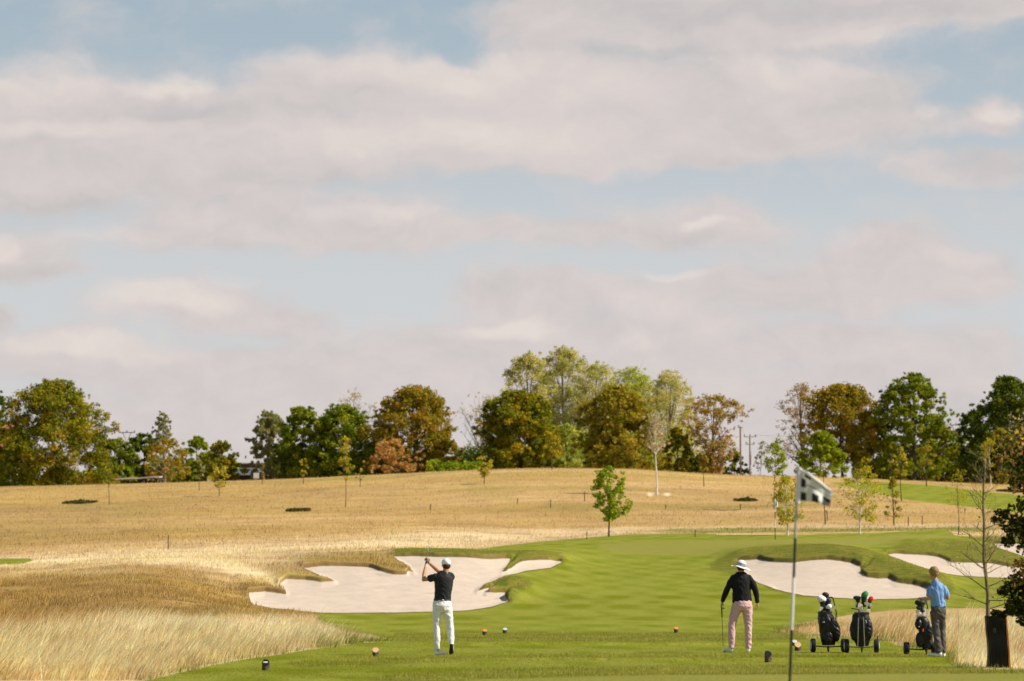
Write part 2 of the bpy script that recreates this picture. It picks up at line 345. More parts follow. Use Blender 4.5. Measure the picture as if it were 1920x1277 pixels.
GREEN_P = [(1120,1021),(1180,1015),(1300,1013),(1450,1012),(1600,1008),(1700,1003),(1780,1003),(1800,1008),(1760,1014),(1640,1021),(1500,1026),(1400,1033),(1320,1038),(1240,1040),(1170,1037),(1130,1030)]
SPOT = [(-60,1047),(55,1047),(62,1051),(40,1058),(-60,1060)]
f1 = sdf(FAIR_P, PXg, PYg)[0]; f1 = np.where(Yg < 196, f1, -40)
f2 = sdf(HILLF, PXg, PYg)[0]; f2 = np.where((Yg > 196) & (Yg < 330), f2, -40)
f3 = sdf(SPOT, PXg, PYg)[0]; f3 = np.where((Yg > 120) & (Yg < 200), f3, -40)
f4 = np.where((Yg < 34), np.clip((PXg-500)/40, -40, 40), -40)
sd_fair = MAX(f1, f2, f3, f4)
sd_green = sdf(GREEN_P, PXg, PYg)[0]; sd_green = np.where((Yg > 135) & (Yg < 185), sd_green, -40)
sd_green = np.maximum(sd_green, np.where((Yg < 33.5) & (PXg > 700), 40, -40))
ROUGH_P = [
 ([(1335,1068),(1330,1058),(1350,1045),(1400,1035),(1470,1027),(1540,1024),(1590,1028),(1640,1042),(1690,1058),(1740,1078),(1780,1092),(1790,1104),(1770,1116),(1748,1112),(1700,1100),(1560,1070),(1400,1075),(1370,1075)], 95, 142),
 ([(1655,1034),(1690,1027),(1740,1022),(1800,1021),(1850,1028),(1890,1040),(1940,1052),(1990,1062),(1990,1080),(1880,1070),(1700,1045)], 110, 160),
 ([(1800,1008),(1880,1006),(1990,1012),(1990,1060),(1930,1050),(1890,1040),(1860,1026)], 130, 180),
 ([(1420,1084),(1470,1104),(1510,1113),(1560,1118),(1500,1119),(1450,1106)], 90, 112),
 ([(738,1045),(738,1032),(820,1031),(900,1032),(960,1032),(1000,1036),(1045,1042),(1064,1052),(1054,1058),(1040,1052),(1000,1053),(972,1060),(944,1080),(928,1076),(940,1055),(946,1048)], 100, 140),
 ([(893,1108),(917,1092),(960,1080),(985,1084),(1000,1098),(992,1112),(970,1122),(950,1129),(940,1110)], 88, 120),
 ([(740,1187),(1000,1187),(1250,1187),(1510,1189),(1510,1200),(1250,1205),(1000,1204),(740,1203)], 62, 76),
 ([(540,1243),(700,1236),(820,1232),(1000,1229),(1500,1229),(1780,1226),(1780,1234),(1500,1237),(1000,1237),(820,1240),(640,1250),(560,1252)], 46, 56),
 ([(640,1290),(720,1268),(840,1258),(1100,1252),(1300,1248),(1550,1245),(1790,1252),(1990,1268),(1990,1300),(640,1300)], 38, 49)]
sd_rough = np.full(Xg.shape, -40.0)
for poly, y0, y1 in ROUGH_P:
    s_ = sdf(poly, PXg, PYg)[0]; sd_rough = np.maximum(sd_rough, np.where((Yg > y0) & (Yg < y1), s_, -40))
# colour of the unmown grass: straw, paler where it is in seed, greener and browner in patches
def soft(poly, w): return np.clip(sdf(poly, PXg, PYg, far=max(40, w))[0]/w*0.5+0.5, 0, 1)
straw = np.array([.50,.33,.14]); pale = np.array([.75,.59,.37]); olive = np.array([.33,.26,.07]); ochre = np.array([.31,.205,.065]); grn = np.array([.15,.17,.03])
PALE_P = [[(-100,1190),(120,1180),(300,1165),(420,1155),(560,1162),(640,1180),(740,1195),(740,1215),(500,1240),(270,1290),(60,1290),(-100,1240)],
          [(-100,1054),(100,1040),(250,1033),(400,1024),(640,1014),(800,1003),(960,996),(1150,990),(1300,986),(1500,982),(1720,984),(1820,985),(1900,1000),(1770,994),(1500,992),(1300,997),(1150,1006),(1000,1018),(880,1030),(760,1032),(640,1034),(480,1046),(300,1056),(150,1066),(-100,1075)],
          [(1490,1175),(1600,1160),(1700,1165),(1780,1150),(1920,1160),(2100,1160),(2100,1260),(1800,1265),(1760,1215),(1700,1205),(1560,1200)],
          [(350,1060),(480,1050),(560,1060),(520,1075),(420,1080)]]
OLIVE_P = [[(1430,1165),(1560,1160),(1700,1150),(1900,1145),(2000,1150),(2000,1168),(1700,1174),(1550,1188),(1440,1190)],[(540,1050),(640,1035),(738,1035),(780,1075),(740,1082),(640,1066),(560,1066)],[(430,1062),(560,1075),(630,1090),(540,1095),(470,1085)],[(1180,1000),(1310,990),(1500,990),(1660,991),(1790,990),(1780,1003),(1500,1005),(1300,1002)],[(300,1150),(420,1140),(560,1140),(600,1165),(560,1180),(380,1170)],
           [(0,1205),(60,1195),(110,1205),(60,1225),(0,1225)],[(200,955),(260,950),(290,962),(230,968)],[(880,905),(960,905),(960,930),(880,925)]]
mead = np.broadcast_to(straw, Xg.shape+(3,)).copy()
nz = fbm(Xg, Yg, .05, 3, 4); nz2 = fbm(Xg, Yg, .35, 9, 3)
def blend(mask, c):
    global mead
    mead = mead*(1-mask[..., None]) + c*mask[..., None]
hump = ((Yg > 58) & (Yg < 128))*1.0
blend(np.clip(hump*(0.8+nz*.6), 0, 1)*(PXg < 760), ochre*1.12)
blend(np.clip(.35+nz*1.6, 0, 1)*np.where(Yg > 190, .55, .3), ochre*1.25)
far = np.where(Yg > 190, 1.0, 0)
stk = fbm(Xg*.35, Yg, .11, 41, 4)+.5*fbm(Xg*.3, Yg, .5, 43, 2); blend(np.clip(stk*1.7-.12, 0, 1)*np.where(Yg > 190, .8, .35), ochre*1.25); blend(np.clip(-stk*1.6-.15, 0, 1)*far*.7, straw*1.18+.04); blend(np.clip(fbm(Xg*.5, Yg, .09, 57, 4)*2.4-.45, 0, 1)*far*.55, olive)
blend(np.clip((700-PXg)/620, 0, 1)*.5*far, ochre*1.1)
for k, poly in enumerate(PALE_P):
    blend(soft(poly, 16+4*k)*np.clip(.85+nz2*.7, 0, 1)*np.where(Yg < 215, 1, 0), pale)
for poly in OLIVE_P: blend(soft(poly, 12)*np.clip(.6+nz2*1.2, 0, 1)*.75, olive)
blend(np.clip(sdf([(1190,996),(1310,988),(1500,989),(1660,990),(1790,988),(1900,990),(1800,1004),(1500,1006),(1300,1003)], PXg, PYg)[0]/2.5, 0, 1)*(Yg > 184)*(Yg < 212)*np.clip(.8+nz2*1.5, .3, 1), np.array([.23,.24,.045]))
for poly in ([(-100,1056),(60,1046),(250,1036),(420,1028),(560,1022),(730,1020),(730,1030),(560,1036),(420,1043),(250,1050),(60,1062),(-100,1070)],[(240,1052),(330,1046),(430,1052),(500,1075),(540,1098),(520,1104),(470,1085),(400,1066),(300,1062)],[(60,1190),(250,1172),(420,1158),(600,1160),(735,1194),(735,1208),(600,1214),(420,1215),(250,1222),(60,1215)],[(640,1016),(800,1000),(960,993),(1300,988),(1300,994),(1000,1006),(860,1020),(700,1028)]):
    blend(np.clip(soft(poly, 7)*1.3-.15, 0, 1)*(Yg < 205)*np.clip(.9+nz2, .4, 1), pale)
blend(np.clip(nz2*1.8-.25, 0, 1)*.6, olive)
mead = mead*(1+0.25*nz2[..., None]+.22*nz[..., None])
blend(np.clip((sd_fair+11)/7, 0, 1)*(Yg < 82)*np.clip(.8+nz2*1.5, 0, 1), grn*1.2)
def ridge(poly, wx, wy, h, y0, y1):
    m = np.zeros(Xg.shape); bb = (Yg > y0) & (Yg < y1); x = PXg[bb]; y = PYg[bb]; d = np.full(x.shape, 1e9)
    for (ax, ay), (bx, by) in zip(poly[:-1], poly[1:]):
        ex, ey = (bx-ax)/wx, (by-ay)/wy; u, v = (x-ax)/wx, (y-ay)/wy; q = np.clip((u*ex+v*ey)/(ex*ex+ey*ey), 0, 1); d = np.minimum(d, (u-q*ex)**2+(v-q*ey)**2)
    m[bb] = h*np.exp(-d); return m
mound = ridge([(1395,1038),(1460,1030),(1540,1029),(1600,1040),(1650,1056),(1700,1074),(1755,1094)], 40, 11, .26, 95, 150)
mound = np.maximum(mound, ridge([(1720,1022),(1790,1022),(1850,1036),(1910,1046),(1990,1056)], 40, 10, .28, 120, 165))
mound = np.maximum(mound, ridge([(960,1095),(985,1108),(965,1118)], 26, 12, .20, 85, 125))
mound = np.maximum(mound, ridge([(1000,1040),(1050,1045)], 30, 7, .18, 105, 140))
lip = lip+mound*np.clip(-sd_sand/8, 0, 1)
blend(np.clip((62-Yg)/6, 0, 1)*(PXg < 720)*np.clip(.65+nz2, 0, .85), np.array([.60,.47,.26]))
for hx in (1219, 1251): blend(np.clip(1.3-np.hypot((PXg-hx)/7, (PYg-927)/3.5), 0, 1)*(Yg > 215), np.array([.75,.62,.46]))
for Y0, hh_, px0, px1 in ((51.15, .05, 520, 1800), (61.85, .05, 740, 1900)):
    q = Yg-Y0-.10*fbm(Xg, Yg*0, .35, 61, 3)-.10*fbm(Xg, Yg*0, 2.5, 62, 2); k_ = np.clip(q/.07, 0, 1)*np.exp(-np.clip(q, 0, 50)/2.2)
    lip = lip+hh_*k_*np.clip((PXg-px0)/60, 0, 1)*np.clip((px1-PXg)/60, 0, 1)
# bumps of the real ground
amp = np.clip((Yg-58)/20, 0, 1)*np.clip((sd_fair < 0)*1.0, 0, 1)
Zg2 = Zg + lip + amp*0.05*fbm(Xg, Yg, .5, 21, 3)
Zg2 = Zg2 - np.clip(sd_sand/6, 0, 1)*0.04*(1+fbm(Xg, Yg, .6, 5, 2)*1.5)
fw = np.clip((Yg-75)/10, 0, 1)*np.clip(sd_fair/10, 0, 1); Zg2 = Zg2 + fw*0.09*fbm(Xg, Yg, .09, 33, 3)
# outward past the modelled crest the land stays put
nr, nc = Xg.shape
idx = np.arange(nr*nc).reshape(nr, nc)
quads = np.stack([idx[:-1, :-1], idx[:-1, 1:], idx[1:, 1:], idx[1:, :-1]], -1).reshape(-1, 4)
me = raw_mesh('ground', np.stack([Xg, Yg, Zg2], -1).reshape(-1, 3), [quads], mead.reshape(-1, 3), smooth=True)
for nm, ar in (('sd_sand', sd_sand), ('sd_fair', sd_fair), ('sd_green', sd_green), ('sd_rough', sd_rough)):
    a = me.attributes.new(nm, 'FLOAT', 'POINT'); a.data.foreach_set('value', ar.astype(np.float32).ravel())
gm = bpy.data.materials.new('course_ground'); gm.use_nodes = True; t = NT(gm.node_tree); bs = t.n['Principled BSDF']
geo = t.new('ShaderNodeNewGeometry'); pos = geo.outputs['Position']
def attr(n, o='Fac'):
    nd = t.new('ShaderNodeAttribute'); nd.attribute_name = n; return nd.outputs[o]
nf = t.noise(pos, 14, 5, .65); nm_ = t.noise(pos, 1.6, 4, .6); nl = t.noise(pos, .12, 3, .5); nff = t.noise(pos, 60, 3, .6)
def msk(a, w, na): return t.mr(t.math('ADD', attr(a), t.math('MULTIPLY', t.math('SUBTRACT', nf, .5), na)), -w, w)
def gray(x, lo, hi):
    return t.mr(x, .3, .7, lo, hi, smooth=False)
def vscale(c, k):
    nd = t.new('ShaderNodeVectorMath', operation='SCALE'); t.put(nd.inputs[0], c); t.link(k, nd.inputs['Scale']); return nd.outputs[0]
# mown stripes running across the hole
sx = t.new('ShaderNodeSeparateXYZ'); t.link(t.vmath('ADD', pos, t.scale(t.vmath('SUBTRACT', t.noise(pos, .035, 2, .5, out=1), (.5,.5,.5)), 0, 16, 0)), sx.inputs[0])
st = t.math('SINE', t.math('MULTIPLY', t.math('ADD', sx.outputs[1], t.math('MULTIPLY', sx.outputs[0], 0.22)), 0.92))
nx = t.new('ShaderNodeSeparateXYZ'); t.link(pos, nx.inputs[0])
cross = t.math('COSINE', t.math('ADD', t.math('MULTIPLY', nx.outputs[0], 3.6), t.math('MULTIPLY', t.noise(pos, .15, 3, .5), 9.0)))
st = t.math('MULTIPLY', st, t.math('ADD', .45, t.math('MULTIPLY', cross, .95)))
stripe = t.mr(t.math('ADD', st, t.math('MULTIPLY', t.math('SUBTRACT', t.noise(t.scale(pos,.45,1,1), .42, 5, .65), .5), 4.0)), -1.25, .9)
fair_c = t.mix(stripe, (.160,.186,.002,1), (.252,.264,.034,1))
fair_c = t.mix(t.mr(nl, .35, .7, 0, .45), fair_c, (.25,.27,.03,1))
fair_c = vscale(fair_c, t.math('MULTIPLY', gray(nf, .76, 1.24), gray(t.noise(pos, 4.5, 4, .65), .88, 1.12))); 
green_c = vscale((.255,.25,.045), gray(nm_, .93, 1.07))
rough_c = vscale(t.mix(t.mr(nm_, .35, .65), (.115,.145,.010,1), (.23,.20,.032,1)), gray(nf, .75, 1.25))
mead_c = vscale(attr('tint', 'Color'), t.math('MULTIPLY', gray(nf, .72, 1.25), gray(nff, .8, 1.2)))
sand_c = vscale((.580,.487,.395), t.math('MULTIPLY', gray(t.noise(t.scale(pos, 1, .35, 1), 2.6, 5, .65), .92, 1.05), gray(nf, .96, 1.03)))
c = t.mix(msk('sd_fair', .9, 3.0), mead_c, fair_c)
c = t.mix(msk('sd_rough', 5.0, 16.0), c, rough_c)
c = t.mix(msk('sd_green', 1.0, .8), c, green_c)
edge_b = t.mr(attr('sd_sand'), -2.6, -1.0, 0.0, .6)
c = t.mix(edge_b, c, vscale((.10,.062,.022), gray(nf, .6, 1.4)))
c = t.mix(msk('sd_sand', .5, 1.0), c, sand_c)
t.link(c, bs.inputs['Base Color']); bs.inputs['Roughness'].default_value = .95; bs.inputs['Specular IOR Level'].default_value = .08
bp = t.new('ShaderNodeBump'); bp.inputs['Strength'].default_value = 1.0
t.link(t.math('MULTIPLY', t.mr(attr('sd_sand'), -1, 1, .035, .016), 1.0), bp.inputs['Distance'])
t.link(t.math('ADD', nf, t.math('MULTIPLY', nff, .5)), bp.inputs['Height']); t.link(bp.outputs[0], bs.inputs['Normal'])
me.materials.append(gm)
ground = link('ground', me); tag(ground, kind='structure')

def gz(x, y, arr=None):                                  # bilinear look-up on the terrain grid
    arr = Zg2 if arr is None else arr
    x = np.asarray(x, float); y = np.asarray(y, float)
    r = np.clip(np.searchsorted(Yr, y)-1, 0, nr-2); tr = np.clip((y-Yr[r])/(Yr[r+1]-Yr[r]), 0, 1)
    s_ = x/Wf(y); c_ = np.clip(np.searchsorted(sc, s_)-1, 0, nc-2); tc_ = np.clip((s_-sc[c_])/(sc[c_+1]-sc[c_]), 0, 1)
    if arr.ndim == 3: tr = tr[..., None]; tc_ = tc_[..., None]
    return (arr[r, c_]*(1-tc_)+arr[r, c_+1]*tc_)*(1-tr) + (arr[r+1, c_]*(1-tc_)+arr[r+1, c_+1]*tc_)*tr
def on_ground(px, Y):
    x = ray(px, 1070)[0]*Y; return Vector((float(x), float(Y), float(gz(x, Y))))
def hit(px, py, y0=40.0, y1=345.0):                      # where the line of sight of a photograph pixel meets the land
    u, v = ray(px, py); Ys = np.arange(y0, y1, .15); z = gz(u*Ys, Ys); b = np.nonzero(z >= EYE + v*Ys)[0]
    Y = Ys[b[0]] if len(b) else y1
    return Vector((float(u*Y), float(Y), float(gz(u*Y, Y))))

# ---------------------------------------------------------------- grass that stands up
def blades(name, x, y, h, wd, lean, cols, label, seg=2, sink=.02):
    n = len(x); z = gz(x, y)-sink; g = np.random.default_rng(n)
    a = g.random(n)*math.pi; dx = np.cos(a)*wd*.5; dy = np.sin(a)*wd*.5
    la = g.normal(0, 1, (n, 2))*.18; lx = (lean[0]+la[:, 0])*h; ly = (lean[1]+la[:, 1])*h
    B = np.stack([x, y, z], -1); D = np.stack([dx, dy, 0*dx], -1)
    T = B + np.stack([lx, ly, h], -1)
    if seg == 1:
        V = np.stack([B-D, B+D, T], 1).reshape(-1, 3); Fc = [np.arange(3*n).reshape(n, 3)]; k = 3
    else:
        M = B + np.stack([lx*.36, ly*.36, h*.58], -1)
        V = np.stack([B-D, B+D, M+D*.75, M-D*.75, T], 1).reshape(-1, 3); i = np.arange(n)[:, None]*5
        Fc = [i+np.array([0,1,2,3]), i+np.array([3,2,4])]; k = 5
    c = np.repeat(cols, k, 0)
    o = link(name, raw_mesh(name, V, Fc, c, [BLADE])); tag(o, label, 'grass', kind='stuff'); return o
def scatter(n, px0, px1, y0, y1, seed):
    g = np.random.default_rng(seed); Y = y0*(y1/y0)**g.random(n); px = px0+(px1-px0)*g.random(n)
    x = (px-960)/F*Y; return x, Y, g
def grass_area(name, n, px0, px1, y0, y1, seed, hh, wd, lean, label, keep, cf, seg=2):
    x, y, g = scatter(n, px0, px1, y0, y1, seed)
    k = keep(x, y); x = x[k]; y = y[k]
    base = gz(x, y, mead)*cf; jit = 1+g.normal(0, .22 if y1 < 90 else .2, (len(x), 1)); cols = np.clip(base*jit, .01, .9)
    cols = np.clip(cols*(.82+.36*np.clip(.5+1.6*fbm(x, y, .9, seed+9, 3), 0, 1))[:, None], .01, .9); h = hh*np.where(g.random(len(x)) < .03, 1.3, 1)*np.where((x/y > .08) & (y < 85), np.clip((x/y*F-420)/380, .35, 1), 1)*(0.45+.75*g.random(len(x))**.8)*(1+1.3*fbm(x, y, .9, seed, 3))*np.clip(.55-gz(x, y, sd_fair)/16, .4, 1)*np.where((x > 4), np.clip((y-46.8)/5, .12, 1), 1); return blades(name, x, y, h, wd, lean, cols, label, seg)
isM = lambda x, y, m=-1.0: (gz(x, y, sd_fair)+9*fbm(x, y, 1.1, 77, 3)+9*(np.random.default_rng(3).random(len(x))**3) < m) & (gz(x, y, sd_sand) < -2.5) & (gz(x, y, sd_rough) < 0)
grass_area('tall_grass', 52000, -120, 760, 42, 66, 1, .30, .014, (.50,.05), 'long pale seeding grass leaning over beside the tee at lower left', isM, 1.45)
grass_area('tall_grass', 45000, 1430, 2050, 45, 80, 2, .36, .014, (.38,.05), 'long pale straw grass behind the golf trolleys', isM, 1.4)
grass_area('rough_grass', 120000, -120, 790, 64, 130, 3, .11, .014, (.15,0), 'yellow brown rough grass on the hump left of the sand bunker', isM, 1.2)
grass_area('meadow_grass', 110000, -150, 2070, 130, 345, 4, .17, .045, (.12,0), 'dry straw coloured meadow covering the hillside', isM, 1.2, seg=1)
# clipped rough: bunker banks and the strips between the tees
def rough_area(name, n, px0, px1, y0, y1, seed, h, wd, label, m, cA, cB):
    x, y, g = scatter(n, px0, px1, y0, y1, seed); k = m(x, y); x = x[k]; y = y[k]
    f = np.clip(.5+fbm(x, y, .8, seed, 2)*1.6+g.normal(0, .25, len(x)), 0, 1)[:, None]
    blades(name, x, y, h*(.6+.6*g.random(len(x))), wd, (.1, 0), np.array(cA)*(1-f)+np.array(cB)*f, label, 1, .01)
rough_area('bank_grass', 120000, 700, 2050, 84, 180, 5, .035, .03, 'tufted olive grass on the banks above the bunkers', lambda x, y: (gz(x, y, sd_rough) > -1) & (gz(x, y, sd_sand) < -1.6), (.14,.18,.014), (.28,.26,.05))
rough_area('fringe_grass', 90000, 500, 2000, 42, 78, 6, .06, .012, 'longer mown grass strips between the tees', lambda x, y: (gz(x, y, sd_rough)+5*fbm(x, y, 1.5, 5, 3) > 0), (.27,.30,.025), (.44,.42,.09))
rough_area('edge_grass', 40000, 230, 1990, 42, 80, 7, .12, .012, 'green grass tufts along the foot of the long grass', lambda x, y: (gz(x, y, sd_fair) < 1.5) & (gz(x, y, sd_fair) > -5), (.20,.24,.02), (.40,.36,.12))

x, y, g = scatter(150000, 100, 2000, 42.5, 76, 12); k = gz(x, y, sd_fair) > 1; x = x[k]; y = y[k]; f = np.clip(.5+fbm(x, y, 1.3, 8, 3)*1.3+g.normal(0, .3, len(x)), 0, 1)[:, None]
blades('turf', x, y, .006+.010*g.random(len(x)), .014, (.1, 0), np.array((.17,.20,.004))*(1-f)+np.array((.29,.30,.03))*f, 'close mown turf of the tees in front', 1, .004)
# ---------------------------------------------------------------- trees
def bark_mat(name, c, var=.35): return mat(name, c, rough=.9, var=var, scale=6, bump=.02, bscale=12, spec=.1, stretch=(1,1,.35))
BARK = bark_mat('bark_brown', (.10,.075,.05)); BIRCH = bark_mat('bark_white', (.62,.58,.52), .25); BARKG = bark_mat('bark_grey', (.22,.19,.15))
# foliage palettes: list of (albedo, weight)
PAL = {
 'leafage': [((.05,.06,.02),4),((.10,.085,.03),3)],
 'olive':  [((.155,.175,.022),5),((.27,.245,.03),4),((.37,.26,.035),2),((.085,.115,.017),3)],
 'dark':   [((.060,.095,.016),5),((.115,.150,.024),4),((.20,.21,.03),1)],
 'green':  [((.150,.200,.022),5),((.26,.28,.035),4),((.085,.125,.018),3)],
 'bright': [((.21,.27,.030),5),((.31,.34,.045),3),((.15,.21,.024),2)],
 'orange': [((.33,.235,.05),4),((.26,.22,.035),4),((.40,.23,.06),2),((.15,.15,.02),4)],
 'orange_low': [((.27,.23,.04),4),((.33,.25,.06),3),((.16,.17,.025),4)],
 'copper': [((.54,.32,.12),5),((.38,.23,.08),3),((.60,.40,.18),2)],
 'rust':   [((.36,.23,.11),4),((.30,.20,.07),3),((.22,.19,.045),4),((.42,.29,.15),2)],
 'pale':   [((.36,.37,.20),4),((.46,.42,.32),4),((.31,.34,.13),3),((.50,.44,.40),3)],
 'palegreen': [((.33,.37,.12),5),((.42,.43,.22),4),((.24,.29,.06),2)],
 'bare':   [((.50,.42,.34),4),((.42,.35,.26),3),((.36,.31,.18),2)],
 'bareor': [((.46,.31,.17),4),((.38,.27,.15),3),((.28,.22,.07),3)],
 'birch':  [((.29,.29,.13),4),((.38,.36,.20),3),((.20,.22,.05),3)],
 'yellow': [((.48,.39,.04),4),((.38,.35,.04),3),((.26,.28,.03),3)],
 'yolive': [((.40,.34,.055),4),((.30,.28,.045),4),((.22,.225,.03),2)],
 'autumn': [((.030,.042,.010),8),((.06,.07,.016),3),((.50,.38,.13),.6),((.30,.15,.05),.25)],
}
TG = 'trees along the brow of the hill'
SOBER = []
def leaf_cloud(P, size, g, pal, clump_id=None, elong=1.6, droop=0.0):
    n = len(P); d = g.normal(0, 1, (n, 3)); d /= np.linalg.norm(d, axis=1)[:, None]
    if droop: d[:, 2] -= droop; d /= np.linalg.norm(d, axis=1)[:, None]
    e = g.normal(0, 1, (n, 3)); b = np.cross(d, e); b /= np.linalg.norm(b, axis=1)[:, None]+1e-9
    s = size*(0.6+.8*g.random(n))[:, None]
    V = np.stack([P-d*s*elong*.5, P+b*s*.42, P+d*s*elong*.5, P-b*s*.42], 1).reshape(-1, 3)
    cs = np.array([c for c, _ in pal]); w_ = np.array([k for _, k in pal], float); w_ /= w_.sum()
    pick = g.choice(len(cs), n, p=w_)
    if clump_id is not None:
        cm = g.choice(len(cs), clump_id.max()+1, p=w_)[clump_id]; pick = np.where(g.random(n) < .6, cm, pick)
    col = cs[pick]*(np.array([1.32,1.32,.72]) if pal not in SOBER else np.array([1.1,1.1,1.0]))*(1+g.normal(0, .22, (n, 1))); return V, np.clip(np.repeat(col, 4, 0), .004, .9)
SOBER += [PAL[k] for k in ('bare','bareor','birch','copper','yellow','leafage')]
SHAPES = {  # half width against height fraction of the crown
 'round': lambda t: np.sqrt(np.clip(1-(2*t-1.0)**2, 0, 1))**.8*(1-.18*t),
 'broad': lambda t: np.clip(np.sqrt(np.clip(1-(1.55*t-.55)**2, 0, 1)), 0, 1),
 'cone':  lambda t: np.clip(1.05-t, 0, 1)**.75*np.clip(t*6+.45, 0, 1),
 'column':lambda t: np.clip(1-t, 0, 1)**.35*np.clip(t*4+.4, 0, 1),
 'vase':  lambda t: np.clip(.25+1.0*t, 0, 1)*np.sqrt(np.clip(1-((t-.45)/.56)**4, 0, 1)),
 'mound': lambda t: np.sqrt(np.clip(1-t**2, 0, 1)),
}
def build_tree(name, loc, H, W, label, cat='tree', pal='green', shape='round', zb=.12, leaves=5000, lsize=.3, clumps=60, crad=.16, trunk_r=None,
               bark=None, seed=1, lean=0.0, limbs=14, twigs=0, group=None, droop=0.0, depth=1.0, elong=1.6, fork=False, solid=.35):
    g = np.random.default_rng(seed); rd = random.Random(seed); bark = bark or BARK
    if group == TG and pal != 'bare': clumps = int(clumps*4.0); leaves = int(leaves*3.2); crad *= 1.0; solid = .2; depth = .8; lsize *= .72
    root = thing(name, loc, label, cat, group)
    trunk_r = trunk_r or max(.018*H, .02); sh = SHAPES[shape]; cb, ct = zb*H, H
    ph = [(rd.uniform(0, 6.28), rd.randint(1, 6), rd.uniform(3, 16), rd.uniform(0, 6.28)) for _ in range(5)]
    def env(t, a):
        q = sh(np.asarray(t, float))*W
        k = .94+.135*sum(np.sin(n*a+p)*np.sin(f*np.asarray(t)+o) for p, n, f, o in ph)
        return q*k
    axis = lambda z: Vector((lean*(z/H)**1.3*H*.2 + .012*H*math.sin(z/H*5+seed), .01*H*math.sin(z/H*4+2*seed), z))
    tb = MB(); top = .93 if not fork else .45
    zs = [H*top*i/7 for i in range(8)]
    tb.tube([axis(z) - (Vector((0, 0, .15)) if i == 0 else Vector()) for i, z in enumerate(zs)], [trunk_r*(1.25 if i == 0 else 1)*(1-.85*z/H) for i, z in enumerate(zs)], 7)
    ends = []
    ga = rd.uniform(0, 6)
    for i in range(limbs):
        t = (i+.5)/limbs; z0 = cb*.9 + (ct*.82-cb)*t*(.75 if not fork else .4); a = ga+i*2.4+rd.uniform(-.4, .4)
        tt = min(.97, max(.05, t+rd.uniform(.02, .2))); r = float(env(tt, a))*rd.uniform(.7, .95); z1 = cb+(ct-cb)*tt
        p0 = axis(min(z0, H*top)); p2 = axis(z1*.9)+Vector((math.cos(a)*r, math.sin(a)*r*depth, z1*.1)); p1 = p0.lerp(p2, .5)+Vector((0, 0, .05*H*rd.uniform(-.3, 1)))
        r0 = trunk_r*(.5-.3*t); tb.tube([p0, p1, p2], [r0, r0*.6, r0*.15], 5)
        ends += [p1.lerp(p2, .4), p2]
        for k in range(twigs):
            s_ = p0.lerp(p2, rd.uniform(.25, .9)); e_ = s_+Vector((rd.gauss(0, 1), rd.gauss(0, 1)*depth, rd.uniform(.2, 2.2)))*(.07*H)
            tb.tube([s_, s_.lerp(e_, .5)+Vector((rd.gauss(0,1), rd.gauss(0,1), 0))*.01*H, e_], [r0*.35, r0*.2, r0*.06], 3); ends.append(e_)
    tb.obj('trunk', bark, root)
    n = clumps; t = g.random(n)**.9; a = g.random(n)*2*math.pi; q = (solid+(1-solid)*g.random(n)**.5)
    rr = env(t, a)*q; C = np.stack([rr*np.cos(a), rr*np.sin(a)*depth, cb+(ct-cb)*t], -1)
    C[:, 0] += lean*((C[:, 2]/H)**1.3)*H*.2
    if ends:
        E = np.array([list(e) for e in ends]); k = min(len(E), n//3) if (group != TG or pal == 'bare') else 0; C[:k] = E[g.permutation(len(E))[:k]]
    R_ = crad*W*(.55+.9*g.random(n)); wgt = R_**2; wgt /= wgt.sum(); ids = g.choice(n, leaves, p=wgt)
    if group == TG and name == 'willow_tree': lsize *= .8; leaves = int(leaves*1.3)
    if group == TG:
        q_ = n//2; R_[q_:] *= .42; o_ = C[q_:]-np.array([0, 0, cb+(ct-cb)*.42]); s_ = (1.0/np.maximum(q[q_:], .3))*(.86+.30*g.random(n-q_)); C[q_:, 0] *= s_; C[q_:, 1] *= s_; C[q_:, 2] = cb+(ct-cb)*np.clip(t[q_:]*(.97+.10*g.random(n-q_)), 0, 1.03); R_ *= (1+.3*(g.random(n)-.5)); wgt = R_**1.8; wgt /= wgt.sum(); ids = g.choice(n, leaves, p=wgt)
    d = g.normal(0, 1, (leaves, 3)); d /= np.linalg.norm(d, axis=1)[:, None]; rad = g.random(leaves)**(.62 if group == TG else .45)
    Pt = C[ids]+d*(R_[ids]*rad)[:, None]*np.array([1, depth, .75]); Pt[:, 2] = np.maximum(Pt[:, 2], .05)
    V, c = leaf_cloud(Pt, lsize, g, PAL[pal], ids, elong, droop)
    m = raw_mesh('crown', V, [np.arange(len(V)).reshape(-1, 4)], c, [LEAF]); link('crown', m, root)
    return root
def far_tree(name, px, top, hw, label, Y=400.0, base=None, **kw):
    """stands at distance Y; reaches the height where the photograph shows its top"""
    p = on_ground(px, Y); v = ray(px, top)[1]; H = EYE+v*Y-p.z; W = hw/F*Y*1.10
    return build_tree(name, p, H, W, label, **kw)
